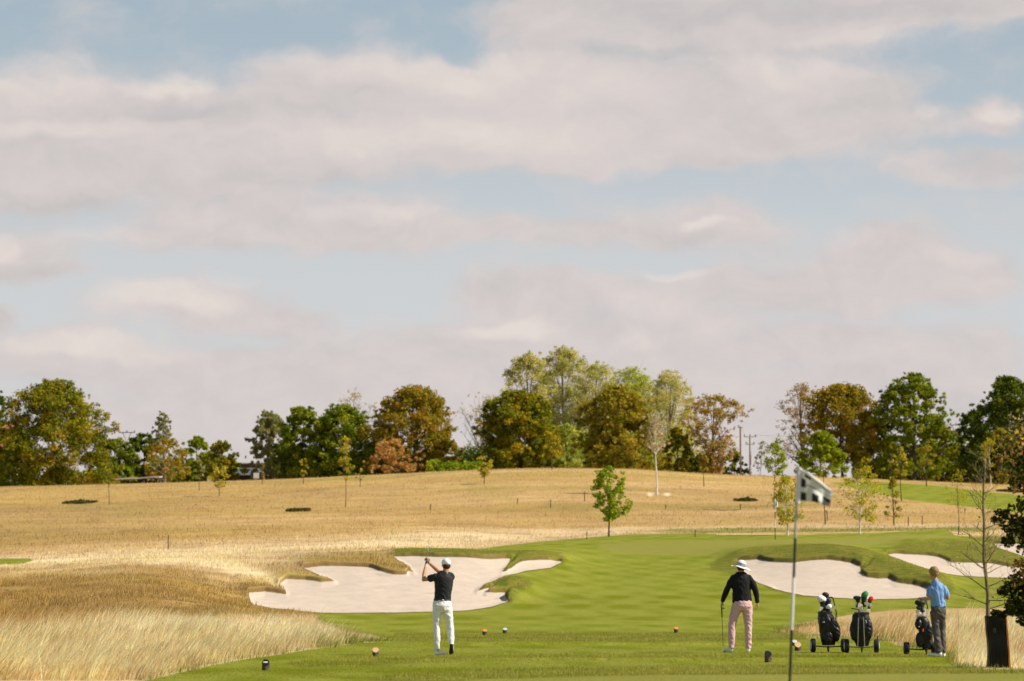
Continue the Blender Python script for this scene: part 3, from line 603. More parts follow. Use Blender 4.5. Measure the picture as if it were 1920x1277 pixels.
T = [ # name, px, top, halfwidth, Y, label, options
 ('dark_tree', -32, 728, 44, 385, 'dark green tree cut off by the far left edge of the view', dict(pal='dark', leaves=5000, clumps=50)),
 ('dark_shrub', 22, 812, 52, 396, 'dark low tree filling the gap at the foot of the big olive tree', dict(pal='dark', shape='mound', zb=.0, leaves=5000, clumps=60)),
 ('olive_tree', 98, 722, 98, 380, 'large broad olive green tree with yellowing leaves, biggest on the left', dict(pal='olive', shape='broad', zb=.0, leaves=16000, clumps=150, crad=.15)),
 ('green_shrub', 212, 826, 44, 395, 'bushy mid green tree under the left electricity pole', dict(pal='green', shape='broad', zb=.0, leaves=4500, clumps=60)),
 ('dark_shrub', 268, 815, 37, 402, 'dark green tree behind the copper coloured birch', dict(pal='dark', shape='round', zb=.0, leaves=3500, clumps=40)),
 ('birch_tree', 303, 776, 26, 398, 'thin wispy birch rising above the copper birch', dict(pal='birch', shape='column', zb=.1, leaves=2200, clumps=45, lsize=.22, twigs=3, bark=BARKG, droop=.6)),
 ('copper_birch', 308, 826, 42, 375, 'small tan orange birch with a pale forked trunk', dict(pal='orange', shape='broad', zb=.2, leaves=1300, clumps=40, lsize=.24, bark=BIRCH, twigs=2)),
 ('green_shrub', 367, 822, 32, 396, 'light green tree with a thin stake left of the dark rounded tree', dict(pal='bright', shape='broad', zb=.05, leaves=3800, clumps=50)),
 ('dark_tree', 412, 830, 33, 390, 'dark green rounded tree with yellow tips beside the barn', dict(pal='olive', shape='broad', zb=.05, leaves=3600, clumps=50)),
 ('weeping_birch', 502, 776, 36, 392, 'grey green weeping birch at the right end of the barn', dict(pal='birch', shape='round', zb=.02, leaves=5000, clumps=70, droop=1.4, elong=2.4, lsize=.24, bark=BARKG)),
 ('green_tree', 566, 768, 50, 388, 'dense green tree, left half of the wide green pair', dict(pal='green', shape='broad', zb=.0, leaves=8500, clumps=90)),
 ('green_tree', 642, 764, 62, 386, 'dense green tree, right half of the wide green pair', dict(pal='green', shape='broad', zb=.0, leaves=11000, clumps=110)),
 ('bare_tree', 662, 738, 52, 430, 'thin bare tree showing above the wide green pair', dict(pal='bare', shape='broad', zb=.3, leaves=2600, clumps=90, lsize=.17, twigs=6, limbs=20, bark=BARKG)),
 ('copper_bush', 740, 828, 47, 372, 'copper brown bush in front of the big orange tree', dict(pal='copper', shape='broad', zb=.25, leaves=1000, clumps=22, lsize=.28)),
 ('orange_tree', 775, 732, 78, 385, 'big orange and olive autumn tree left of the hilltop', dict(pal='orange', shape='round', zb=.10, leaves=11000, clumps=120)),
 ('orange_tree', 822, 810, 36, 383, 'low orange tree leaning out beside the big autumn tree', dict(pal='orange', shape='round', zb=.0, leaves=3500, clumps=50)),
 ('dark_shrub', 722, 800, 36, 400, 'dark bush between the green pair and the big orange tree', dict(pal='dark', shape='broad', zb=.0, leaves=3500, clumps=50)),
 ('bare_tree', 903, 741, 44, 405, 'grey leafless tree alone left of the round green tree', dict(pal='bare', shape='vase', zb=.22, leaves=1500, clumps=90, lsize=.15, twigs=8, limbs=22, bark=BARKG, fork=True)),
 ('round_green_tree', 972, 740, 76, 378, 'large round dark green tree on the brow of the hill', dict(pal='olive', shape='round', zb=.05, leaves=14000, clumps=130, crad=.15)),
 ('willow_tree', 990, 668, 54, 420, 'pale green willow, leftmost of the tall pale clump', dict(pal='pale', shape='broad', zb=.1, elong=2.4, crad=.17, depth=.7, leaves=6500, clumps=100, lsize=.22, twigs=5, limbs=20, bark=BARKG)),
 ('willow_tree', 1058, 658, 62, 424, 'pale green willow, tallest of the tall pale clump', dict(pal='pale', shape='broad', zb=.05, elong=2.4, crad=.17, leaves=12000, clumps=150, lsize=.23, twigs=5, limbs=20, bark=BARKG)),
 ('willow_tree', 1120, 685, 56, 418, 'pale willow between the tallest one and the orange topped tree', dict(pal='pale', shape='broad', zb=.0, elong=2.4, crad=.17, leaves=5500, clumps=100, lsize=.22, twigs=5, limbs=20, bark=BARKG)),
 ('willow_tree', 1185, 692, 60, 422, 'greener willow rising right behind the orange topped tree', dict(pal='palegreen', shape='broad', zb=.0, elong=2.4, crad=.17, leaves=6500, clumps=100, lsize=.23, twigs=5, bark=BARKG)),
 ('willow_tree', 1256, 702, 60, 416, 'pale thin willow behind the bare white birch in the tall pale clump', dict(pal='pale', shape='broad', zb=.0, elong=2.4, crad=.16, leaves=6500, clumps=130, lsize=.2, twigs=7, limbs=24, bark=BARKG)),
 ('willow_tree', 1215, 724, 66, 432, 'pale thin willow filling the back right of the tall pale clump', dict(pal='pale', shape='broad', zb=.0, elong=2.4, crad=.16, leaves=6500, clumps=120, lsize=.2, twigs=5, limbs=22, bark=BARKG)),
 ('willow_tree', 1292, 748, 40, 428, 'small pale grey willow sloping down to the rust coloured tree', dict(pal='bare', shape='broad', zb=.0, elong=2.4, leaves=3500, clumps=140, lsize=.18, twigs=6, limbs=20, bark=BARKG)),
 ('willow_tree', 1062, 800, 50, 395, 'low yellow green willow between the two big round trees', dict(pal='palegreen', shape='broad', zb=.0, leaves=4200, clumps=70)),
 ('orange_topped_tree', 1160, 730, 70, 380, 'large rounded olive tree with an orange top right of the young oak', dict(pal='orange_low', shape='broad', zb=.0, leaves=13000, clumps=130)),
 ('green_shrub', 1272, 806, 30, 385, 'small dark green tree between the white birch and the rust tree', dict(pal='olive', shape='round', zb=.05, leaves=3000, clumps=40)),
 ('rust_tree', 1338, 744, 56, 382, 'rust coloured thin autumn tree left of the electricity poles', dict(pal='rust', shape='vase', zb=.12, leaves=2700, clumps=90, lsize=.26, twigs=5, limbs=20, crad=.13)),
 ('green_shrub', 1378, 846, 22, 388, 'dark green bush at the foot of the brown wooden pole', dict(pal='green', shape='broad', zb=.0, leaves=1800, clumps=30)),
 ('green_shrub', 1310, 855, 34, 388, 'low green bush under the rust coloured tree', dict(pal='dark', shape='mound', zb=.0, leaves=2500, clumps=30)),
 ('slender_sapling', 1424, 828, 14, 384, 'slender leaning sapling just right of the grey pole', dict(pal='birch', shape='column', zb=.35, leaves=160, clumps=20, lsize=.22, twigs=1, limbs=8, lean=.5, trunk_r=.05)),
 ('bare_tree', 1505, 722, 44, 392, 'thin brown tree with few leaves behind the flag', dict(pal='bareor', shape='broad', zb=.2, leaves=1700, clumps=80, lsize=.2, twigs=6, limbs=20)),
 ('orange_tree', 1580, 726, 72, 386, 'wide orange brown autumn tree with dark forked trunk', dict(pal='orange', shape='round', zb=.26, leaves=9000, clumps=120, limbs=20, twigs=2)),
 ('green_shrub', 1541, 812, 42, 374, 'bright green small tree behind the top of the flag', dict(pal='bright', shape='broad', zb=.05, leaves=3000, clumps=40)),
 ('yellow_tree', 1640, 785, 36, 384, 'yellow olive tree left of the tall green tree', dict(pal='yolive', shape='round', zb=.15, leaves=3600, clumps=60)),
 ('green_tree', 1715, 706, 68, 382, 'tall green tree with airy top, tallest on the right', dict(pal='green', shape='broad', zb=.10, leaves=10500, clumps=120, limbs=20, twigs=2, crad=.13)),
 ('green_tree', 1770, 800, 36, 392, 'low olive tree on the right flank of the tall green tree', dict(pal='olive', shape='broad', zb=.0, leaves=3600, clumps=50)),
 ('dark_tree', 1826, 778, 38, 396, 'dark green tree left of the towering dark tree', dict(pal='dark', shape='broad', zb=.0, leaves=5000, clumps=70)),
 ('dark_tree', 1895, 714, 66, 384, 'towering dark green tree at the right edge', dict(pal='dark', shape='broad', zb=.0, leaves=13000, clumps=120)),
 ('dark_tree', 1985, 730, 60, 388, 'dark tree mostly outside the right edge of the view', dict(pal='dark', shape='broad', zb=.0, leaves=6000, clumps=70)),
 ('olive_tree', 1880, 806, 30, 360, 'rounded olive brown tree in front of the towering dark tree', dict(pal='orange_low', shape='mound', zb=.0, leaves=3000, clumps=50)),
]
for i, (nm, px, top, hw, Y, lab, kw) in enumerate(T):
    far_tree(nm, px, top, hw, lab, Y=Y, seed=100+i, group=TG, **kw)
# hedges: each one shrubby mass
def hedge(name, px0, px1, top, Y, label, pal, n, seed, depth=4.0, lsize=.28):
    g = np.random.default_rng(seed); X0 = ray(px0, 1070)[0]*Y; X1 = ray(px1, 1070)[0]*Y; m = 60
    x = X0+(X1-X0)*g.random(n); q = g.random(n)
    root = thing(name, on_ground((px0+px1)/2, Y), label, 'hedge'); o = root.location
    hgt = (EYE + ray(960, top)[1]*Y) - gz(x, np.full(n, Y)); hgt = hgt*(.86+.35*fbm(x, x*0+seed, .35, seed, 3))
    a = g.random(n)*math.pi; edge = g.random(n)**.35
    y = Y+np.cos(a)*depth*.5*edge; z = gz(x, y)+np.maximum(.05, np.sin(a)*hgt*edge); 
    V, c = leaf_cloud(np.stack([x-o.x, y-o.y, z-o.z], -1), lsize, g, PAL[pal], (np.abs(x-X0)/1.2).astype(int))
    link('foliage', raw_mesh('foliage', V, [np.arange(len(V)).reshape(-1, 4)], c, [LEAF]), root)
    s_ = MB()
    s_.tube([(X0+(X1-X0)*q_/14-o.x, .1*math.sin(q_), float(gz(X0+(X1-X0)*q_/14, Y))-o.z+.12) for q_ in range(15)], .07, 5)
    for k in range(0):
        xx = X0+(X1-X0)*(k+.5)/max(3, int(abs(X1-X0)/2.5)); zz = float(gz(xx, Y)); h_ = .7*float(np.median(hgt))
        s_.tube([(xx-o.x, 0, zz-o.z-.1), (xx-o.x+.1, .1, zz-o.z+h_)], [.09, .04], 5)
    s_.obj('stem', BARK, root)
hedge('hedge', 848, 1045, 834, 398, 'dark tall hedge behind the bare grey tree and the round green tree', 'dark', 9000, 61)
hedge('hedge', 800, 906, 864, 372, 'bright green low hedge left of the small yellow sapling', 'bright', 5000, 62)
hedge('hedge', 1600, 1810, 828, 402, 'dark hedge behind the trunks under the tall green tree', 'dark', 12000, 63)
hedge('hedge', -60, 200, 880, 398, 'dark hedge under the big olive tree on the left', 'dark', 7000, 64)
hedge('hedge', 690, 850, 868, 394, 'dark green undergrowth hedge beneath the big orange tree', 'dark', 6000, 65)
hedge('hedge', 1090, 1330, 868, 396, 'olive undergrowth hedge beneath the tall pale clump', 'olive', 8000, 66)
hedge('hedge', 185, 330, 852, 404, 'dark hedge behind the low shelter', 'dark', 5000, 67)
hedge('hedge', 330, 450, 852, 404, 'green hedge left of the barn', 'green', 4000, 68)
hedge('hedge', 1800, 2000, 800, 400, 'dark hedge at the right edge under the towering tree', 'dark', 9000, 69)

hedge('hedge', 520, 705, 832, 394, 'green lower growth filling in beneath the wide green pair', 'green', 9000, 70)
hedge('willow_thicket', 1040, 1300, 800, 410, 'pale green willow growth low between the big rounded trees', 'palegreen', 9000, 71, lsize=.22)
# ---- young trees standing in the meadow: base where the photograph shows it
def near_tree(name, px, base, top, hw, label, **kw):
    p = hit(px, base, 150 if base < 1015 else 60); H = (base-top)/F*p.y; W = hw/F*p.y
    return build_tree(name, p, H, W, label, **kw)
YG = 'young trees planted in the meadow'
NT_ = [
 ('young_oak', 1143, 1006, 877, 42, 'young oak with bright green leaves behind the putting green', dict(pal='bright', shape='round', zb=.24, leaves=3600, clumps=120, lsize=.11, crad=.15, limbs=22, twigs=2, trunk_r=.055, solid=.1)),
 ('sapling', 908, 907, 858, 20, 'short yellow green sapling in front of the round green tree', dict(pal='yellow', shape='vase', zb=.25, leaves=500, clumps=24, lsize=.16, crad=.25, limbs=8, trunk_r=.05)),
 ('sapling', 647, 951, 820, 17, 'tall narrow yellow leaved sapling before the wide green pair', dict(pal='yellow', shape='column', zb=.38, leaves=620, clumps=36, lsize=.14, crad=.32, limbs=12, trunk_r=.035)),
 ('sapling', 204, 946, 880, 12, 'thin sapling with few leaves below the left electricity pole', dict(pal='yolive', shape='column', zb=.5, leaves=90, clumps=12, lsize=.14, limbs=6, trunk_r=.04)),
 ('sapling', 411, 930, 864, 18, 'sapling with yellow leaves in front of the barn end', dict(pal='yellow', shape='broad', zb=.3, leaves=420, clumps=26, lsize=.16, crad=.3, limbs=9, trunk_r=.04)),
 ('sapling', 374, 920, 850, 12, 'thin pale sapling left of the white box', dict(pal='birch', shape='column', zb=.3, leaves=200, clumps=18, lsize=.16, limbs=7, trunk_r=.04)),
 ('sapling', 492, 908, 872, 10, 'tiny rust tipped sapling right of the white sign', dict(pal='rust', shape='round', zb=.3, leaves=130, clumps=14, lsize=.17, limbs=6, trunk_r=.04)),
 ('sapling', 569, 907, 860, 11, 'small olive sapling before the left green tree', dict(pal='yolive', shape='round', zb=.3, leaves=200, clumps=14, lsize=.18, limbs=6, trunk_r=.04)),
 ('sapling', 675, 913, 878, 9, 'small sparse sapling right of the narrow yellow one', dict(pal='yolive', shape='round', zb=.3, leaves=90, clumps=10, lsize=.16, limbs=6, trunk_r=.04)),
 ('white_birch', 1230, 928, 782, 26, 'tall bare white trunked birch on the slope', dict(pal='bare', shape='column', zb=.55, leaves=900, clumps=60, lsize=.14, limbs=14, twigs=5, bark=BIRCH, trunk_r=.095)),
 ('sapling', 1034, 880, 806, 16, 'sapling with twin pale stems on the brow', dict(pal='yolive', shape='round', zb=.35, leaves=700, clumps=30, lsize=.17, limbs=8, trunk_r=.06)),
 ('sapling', 1512, 893, 822, 12, 'small sapling beneath the rust coloured tree', dict(pal='yolive', shape='round', zb=.4, leaves=90, clumps=12, lsize=.16, limbs=6, trunk_r=.04)) if 0 else
 ('sapling', 1320, 912, 850, 10, 'thin pale sapling beneath the rust coloured tree', dict(pal='yolive', shape='round', zb=.45, leaves=110, clumps=12, lsize=.16, limbs=6, trunk_r=.05)),
 ('sapling', 1453, 955, 832, 22, 'leafy green young tree with a thin stem left of the flag', dict(pal='bright', shape='round', zb=.48, leaves=1300, clumps=45, lsize=.13, crad=.3, limbs=12, twigs=1, trunk_r=.035)),
 ('young_birch', 1478, 1004, 893, 33, 'young birch with yellow green leaves beside the flagstick', dict(pal='yolive', shape='round', zb=.22, leaves=2300, clumps=65, lsize=.085, crad=.24, limbs=16, twigs=2, bark=BIRCH, trunk_r=.055, lean=-.35, solid=.1)),
 ('young_birch', 1612, 1001, 884, 42, 'wide young birch with white trunk and thin yellowing leaves', dict(pal='yolive', shape='broad', zb=.22, leaves=2300, clumps=85, lsize=.08, crad=.2, limbs=20, twigs=3, bark=BIRCH, trunk_r=.06, solid=.1)),
 ('young_maple', 1675, 985, 898, 20, 'small dark stemmed young tree right of the wide birch', dict(pal='orange_low', shape='cone', zb=.12, leaves=900, clumps=40, lsize=.1, crad=.26, limbs=14, twigs=1, trunk_r=.05)),
 ('sapling', 1546, 983, 860, 6, 'thin dark bare sapling stem just right of the flag', dict(pal='yolive', shape='column', zb=.75, leaves=40, clumps=8, lsize=.1, limbs=4, trunk_r=.05)),
 ('sapling', 1690, 940, 838, 13, 'yellow leaved sapling with pale stem under the tall green tree', dict(pal='yellow', shape='column', zb=.4, leaves=420, clumps=26, lsize=.15, crad=.35, limbs=9, trunk_r=.05)),
 ('sapling', 1738, 912, 830, 20, 'orange leaved sapling under the right of the tall green tree', dict(pal='orange_low', shape='round', zb=.42, leaves=520, clumps=30, lsize=.17, crad=.3, limbs=9, trunk_r=.06)),
 ('sapling', 1671, 905, 845, 16, 'bare twiggy sapling with few leaves at the hill fairway', dict(pal='yolive', shape='vase', zb=.45, leaves=60, clumps=10, lsize=.15, limbs=9, twigs=2, trunk_r=.05)),
 ('sapling', 1624, 902, 858, 14, 'small olive sapling at the left tip of the hill fairway', dict(pal='yolive', shape='round', zb=.35, leaves=260, clumps=20, lsize=.16, limbs=7, trunk_r=.04)),
 ('sapling', 1797, 1002, 885, 22, 'very thin wispy sapling left of the bare guarded tree', dict(pal='yolive', shape='column', zb=.4, leaves=420, clumps=40, lsize=.06, crad=.3, limbs=12, twigs=3, trunk_r=.022)),
 ('sapling', 1857, 912, 822, 18, 'young tree with crooked white trunk before the dark hedge', dict(pal='yolive', shape='round', zb=.4, leaves=500, clumps=30, lsize=.14, crad=.3, limbs=10, bark=BIRCH, trunk_r=.06)),
]
for i, (nm, px, base, top, hw, lab, kw) in enumerate(NT_):
    near_tree(nm, px, base, top, hw, lab, seed=300+i, group=YG, **kw)

# ---- bare tree in a wooden guard at the right, and the leafy tree beyond the frame edge
def bare_skeleton(mb, p, d, L, r, depth, rd, tips):
    pts = [p]; dd = d.copy(); q = p.copy()
    for _ in range(4):
        dd = (dd+Vector((rd.gauss(0,.16), rd.gauss(0,.16), rd.gauss(.03,.12)))).normalized(); q = q+dd*L/4; pts.append(q.copy())
    mb.tube(pts, [r, r*.85, r*.68, r*.5, r*.32], 5 if depth > 1 else 3)
    tips.append(q)
    if depth <= 0: return
    for k in range(rd.randint(3, 4)):
        i = rd.randint(1, 4); s_ = pts[i]; ax = Vector((rd.gauss(0,1), rd.gauss(0,1), rd.gauss(0,.5))).normalized()
        nd = (dd*.75+ax*.75+Vector((0,0,.25))).normalized(); bare_skeleton(mb, s_, nd, L*rd.uniform(.45,.65), r*.5, depth-1, rd, tips)
def guarded_tree():
    p = hit(1868, 1252, 42, 60); k = p.y/F
    root = thing('bare_tree', p, 'leafless thin tree growing out of the wooden guard', 'tree')
    rd = random.Random(11); mb = MB(); H = (1252-850)*k; tips = []
    off = lambda z: Vector(((-14-6*z/H+2.5*math.sin(z*2.2)+1.5*math.sin(z*6.1))*k, 0, z))
    mb.tube([off(H*i/12)-Vector((0,0,.05 if i == 0 else 0)) for i in range(13)], [.040*(1-.82*i/12)+.004 for i in range(13)], 8)
    n = 34
    for i in range(n):
        z = H*(.27+.70*i/n); a = i*2.4+rd.uniform(-.5,.5); L = (.62-.40*i/n)*rd.uniform(.7,1.2)
        d = Vector((math.cos(a), math.sin(a)*.7, rd.uniform(.35,.8) if i > 3 else rd.uniform(.0,.3))).normalized()
        bare_skeleton(mb, off(z), d, L, .012-.006*i/n, 2, rd, tips)
    mb.obj('trunk', mat('bark_lichen', (.20,.16,.085), rough=.9, var=.4, scale=30, bump=.004), root)
    g = np.random.default_rng(5); Pt = np.array([list(t) for t in tips if rd.random() < .10]); 
    V, c = leaf_cloud(Pt, .03, g, PAL['orange_low']); link('leaves', raw_mesh('leaves', V, [np.arange(len(V)).reshape(-1, 4)], c, [LEAF]), root)
    # guard: stake on the right, dark wrap
    gp = thing('tree_guard', p, 'dark tree guard box with an orange brown stake on its right side', 'tree guard')
    hw = 16.5*k; hh = (1252-1156)*k; dark = mat('guard_wrap', (.008,.008,.005), rough=.8, var=.4, scale=12, spec=.15, stretch=(4,4,.5))
    b = bmesh.new()
    for (x0, y0), (x1, y1) in (((-hw,-hw),(hw,-hw)),((hw,-hw),(hw,hw)),((hw,hw),(-hw,hw)),((-hw,hw),(-hw,-hw))): pass
    b.free(); gm_ = MB(); rows = 9; th = .012
    for side in range(4):
        a = side*math.pi/2; c_, s_ = math.cos(a), math.sin(a)
        V = []; Fs = []
        cols_ = 9
        for r in range(rows+1):
            z = hh*r/rows-.04*(r == 0); wob = .006*math.sin(r*1.3+side)
            for q in range(cols_+1):
                u = -1+2*q/cols_; rip = .004*math.sin(u*14+side)
                for t_ in (0, 1):
                    x = u*(hw-(th if t_ else 0)); y = -(hw-t_*th)+rip+wob; lean_ = 0.0
                    V.append((c_*x-s_*y+lean_+(-.012+.055*(1-z/hh)), s_*x+c_*y, z))
        W2 = (cols_+1)*2
        for r in range(rows):
            for q in range(cols_):
                i = r*W2+q*2
                Fs.append((i, i+2, i+2+W2, i+W2)); Fs.append((i+1, i+1+W2, i+3+W2, i+3))
        for q in range(cols_):
            i = rows*W2+q*2; Fs.append((i, i+2, i+3, i+1))
        gm_.add(V, Fs)
    gm_.obj('wrap', dark, gp)
    st = MB(); st.tube([(hw+.075, -.03, -.05), (hw+.045, -.03, hh*.5), (hw+.012, -.03, hh+.01)], [.028,.029,.025], 6)
    st.obj('stake', mat('stake_wood', (.42,.20,.055), rough=.8, var=.5, scale=14, bump=.006, bscale=20, stretch=(1,1,.3)), gp)
    cu = bpy.data.curves.new('number', 'FONT'); cu.body = '8'; cu.size = .11; cu.align_x = 'CENTER'; cu.extrude = .002
    tmp = bpy.data.objects.new('tmp', cu); COL.objects.link(tmp); bpy.context.view_layer.update()
    cu_me = bpy.data.meshes.new_from_object(tmp.evaluated_get(bpy.context.evaluated_depsgraph_get())); bpy.data.objects.remove(tmp)
    num = bpy.data.objects.new('number', cu_me); COL.objects.link(num); num.parent = gp; num.location = (-.045, -hw-.016, hh*.68); num.rotation_euler = (math.pi/2, 0, 0)
    cu_me.materials.clear(); cu_me.materials.append(mat('faded_paint', (.05,.055,.035), rough=.9, var=.3))
    return p
GP = guarded_tree()
def right_tree():
    Y = 43.0; x = ray(2150, 1070)[0]*Y; p = Vector((x, Y, float(gz(x, Y)))); k = Y/F
    root = thing('maple_tree', p, 'dark leaved autumn tree reaching in from the right edge beside the guard', 'tree')
    rd = random.Random(4); mb = MB(); H = (1280-700)*k
    mb.tube([(0,0,-.1),(.03,0,H*.3),(-.02,.03,H*.65),(0,0,H)], [.09,.07,.045,.01], 8)
    C = []; 
    def P_(px, py): return Vector(((px-960)*k-x, 0, (1070-py)*k+EYE-p.z))
    tg = [(1905,830,34),(1868,858,16),(1890,842,20),(1860,885,9),(1912,870,26),(1915,905,24),(1932,800,40),(1880,965,15),(1900,985,22),(1868,975,10),(1915,1000,30),(1935,960,40),(1893,1015,12),
          (1888,1108,16),(1905,1095,24),(1920,1070,28),(1885,1135,12),(1902,1140,20),(1918,1130,30),(1935,1110,40),(1862,1148,8),(1876,1152,10),(1909,1163,12),(1930,1155,22),(1950,880,60),(1960,1000,60),(1965,1120,50),(2000,840,70),(2040,940,90),(2040,1080,90)]
    for i, (a, b_, r_) in enumerate(tg):
        e = P_(a, b_); e.y = rd.uniform(-.25, .25); s_ = Vector((0, 0, max(.6, e.z-rd.uniform(.2, .7)))); m_ = s_.lerp(e, .55)+Vector((0, rd.uniform(-.1,.1), .08))
        mb.tube([s_, m_, e], [.016, .010, .003], 4); C.append((e, r_*k))
    mb.obj('trunk', BARK, root)
    g = np.random.default_rng(8); Pts = []; ids = []
    for i, (e, r_) in enumerate(C):
        n = int((26 if i < 7 else 30)+900*r_*r_*(3.0 if i < 7 else 4.6)); d = g.normal(0, 1, (n, 3)); d /= np.linalg.norm(d, axis=1)[:, None]
        Pts.append(np.array(list(e))+d*(1.15*r_*(g.random(n)**.5))[:, None]*np.array([1,1,.8])); ids += [i]*n
    Pts = np.concatenate(Pts); V, c = leaf_cloud(Pts, .055, g, PAL['autumn'], np.array(ids), 1.35)
    warm = (g.random(len(Pts)) < np.where((np.array(ids) < 7), .5, .06)); c4 = c.reshape(-1, 4, 3); c4[warm] = np.array([.62,.42,.16])*(.6+.6*g.random((warm.sum(), 1, 1))); 
    link('crown', raw_mesh('crown', V, [np.arange(len(V)).reshape(-1, 4)], c4.reshape(-1, 3), [LEAF]), root)
right_tree()
# ---------------------------------------------------------------- materials of small things
SKIN = mat('skin', (.50,.24,.14), rough=.55, var=.08, scale=8, spec=.35)
WHITE = mat('white_cloth', (.80,.79,.79), rough=.85, var=.05, scale=14, bump=.004, bscale=30)
BLACKC = mat('black_cloth', (.008,.008,.010), rough=.85, var=.3, scale=10, bump=.004, bscale=30)
CHAR = mat('charcoal_cloth', (.018,.019,.022), rough=.75, var=.3, scale=10, bump=.005, bscale=25)
PINK = mat('pink_cloth', (.62,.40,.42), rough=.85, var=.08, scale=12, bump=.004, bscale=26)
BLUE = mat('blue_cloth', (.17,.33,.62), rough=.8, var=.08, scale=12, bump=.004, bscale=26)
GREYC = mat('grey_cloth', (.085,.078,.072), rough=.8, var=.2, scale=12, bump=.005, bscale=22)
SHOE = mat('white_leather', (.78,.77,.75), rough=.45, var=.06); SOLE = mat('dark_sole', (.03,.022,.018), rough=.8, var=.4)
HAIRD = mat('dark_hair', (.05,.028,.018), rough=.6, var=.4, scale=60); HAIRB = mat('fair_hair', (.25,.165,.07), rough=.6, var=.6, scale=50, bump=.006, bscale=50)
BELT = mat('belt_leather', (.05,.055,.075), rough=.6); GLOVE = mat('glove_grey', (.22,.27,.24), rough=.8); GLOVEW = mat('glove_pale', (.5,.5,.44), rough=.8)
STEEL = mat('polished_steel', (.85,.85,.86), rough=.38, metal=1.0, var=.03); SHAFT = mat('dark_shaft', (.05,.05,.055), rough=.35, spec=.6); GRIP = mat('rubber_grip', (.015,.015,.015), rough=.8)
BLK = mat('black_nylon', (.004,.005,.005), rough=.45, var=.35, scale=9, bump=.012, bscale=9, spec=.4); RUB = mat('tyre_rubber', (.022,.021,.018), rough=.85, var=.3)
FRAME = mat('black_frame', (.012,.012,.013), rough=.35, spec=.5); ALU = mat('brushed_frame', (.42,.38,.32), rough=.4, metal=.7, var=.1)
PAINTW = mat('white_paint', (.72,.72,.70), rough=.4, var=.05); PAINTK = mat('black_paint', (.02,.02,.02), rough=.4)

def blob(name, mb, m, parent, voxel=.009, smooth=3, fold=0.0, ff=14.0, squash=(1,1,.45)):
    """fuse the overlapping solids of mb into one continuous skin"""
    me = mb.mesh('tmp', None, weld=False); o = bpy.data.objects.new('tmp', me); COL.objects.link(o)
    md = o.modifiers.new('r', 'REMESH'); md.mode = 'VOXEL'; md.voxel_size = voxel; md.use_smooth_shade = True
    if smooth: sm = o.modifiers.new('s', 'SMOOTH'); sm.factor = .5; sm.iterations = smooth
    bpy.context.view_layer.update()
    n = bpy.data.meshes.new_from_object(o.evaluated_get(bpy.context.evaluated_depsgraph_get())); bpy.data.objects.remove(o)
    if fold:
        n.update()
        nor = [v.normal.copy() for v in n.vertices]
        for v, q in zip(n.vertices, nor):
            c = v.co; k = mnoise.noise(Vector((c.x*ff*squash[0]+3, c.y*ff*squash[1], c.z*ff*squash[2]*2+c.x*ff*.6))); k2 = mnoise.noise(c*ff*2.3)
            v.co = c+q*fold*(abs(k)*-2.2+.5+.4*k2)
    n.polygons.foreach_set('use_smooth', [True]*len(n.polygons)); n.materials.clear(); n.materials.append(m); n.name = name
    return link(name, n, parent)
def loft(mb, st, n=20):
    mb.tube([s[:3] for s in st], [(s[3], s[4]) for s in st], n, flat=(1,0,0)); return mb
def hand(mb, wr, d, nrm, side, curl=1.0, spread=1.0, sc_=1.0):
    w_ = Vector(wr); d = Vector(d).normalized(); s = Vector(side); s = (s-d*s.dot(d)).normalized(); n = d.cross(s); 
    if n.dot(Vector(nrm)) < 0: n = -n
    mb.tube([w_-d*.02, w_+d*.03*sc_, w_+d*.085*sc_], [(.026*sc_,.02*sc_),(.036*sc_,.018*sc_),(.038*sc_,.014*sc_)], 10, flat=s)
    for i, L in enumerate((.070,.078,.074,.058)):
        p = w_+d*.082*sc_+s*(.029-.0193*i)*spread*sc_; a = 0.0; pts = [p]
        for q, f in enumerate((.45,.32,.23)):
            a += curl*(.55+.1*q+.06*i); dd = d*math.cos(a)+n*math.sin(a); p = p+dd*L*f*1.15*sc_; pts.append(p.copy())
        mb.tube(pts, [.0095*sc_,.009*sc_,.0082*sc_,.0065*sc_], 7)
    b = w_+d*.025*sc_+s*.03*sc_; m1 = b+(s*.6+d*.7+n*.35).normalized()*.04*sc_; e = m1+(d*.8+n*.6-s*.1).normalized()*.032*sc_
    mb.tube([b, m1, e], [.013*sc_,.0105*sc_,.008*sc_], 7)
def head(mb, c, yaw=0.0, sc_=1.0, tilt=0.0):
    """skull, jaw, nose, brow, lips, ears: the face looks towards +y turned by yaw"""
    c = Vector(c); M = Matrix.Rotation(yaw, 3, 'Z') @ Matrix.Rotation(tilt, 3, 'X'); P = lambda x, y, z: c + M @ Vector((x*sc_, y*sc_, z*sc_))
    mb.ell(P(0,0,.022), (.076*sc_,.096*sc_,.098*sc_), rot=M); mb.ell(P(0,.03,-.055), (.054*sc_,.058*sc_,.062*sc_), rot=M)
    mb.ell(P(0,.098,-.02), (.013*sc_,.022*sc_,.024*sc_), 8, 6, rot=M); mb.ell(P(0,.082,-.065), (.026*sc_,.014*sc_,.010*sc_), 8, 6, rot=M); mb.ell(P(0,.08,.022), (.05*sc_,.018*sc_,.012*sc_), 8, 6, rot=M)
    for s in (-1, 1): mb.ell(P(s*.077,-.005,-.005), (.012*sc_,.02*sc_,.033*sc_), 8, 6, rot=M)
    return P
def eyes(P, parent):
    for s in (-1, 1): MB().ell(P(s*.031,.083,0), (.012,.008,.009), 8, 6).obj('eye', mat('eye', (.25,.22,.2), rough=.2, spec=.6), parent)
def logo(pts, parent, nm='logo'):
    m = MB(); 
    for p, r_ in pts: m.ell(p, r_, 8, 5)
    m.obj(nm, mat('logo_white', (.8,.8,.8), rough=.6), parent)
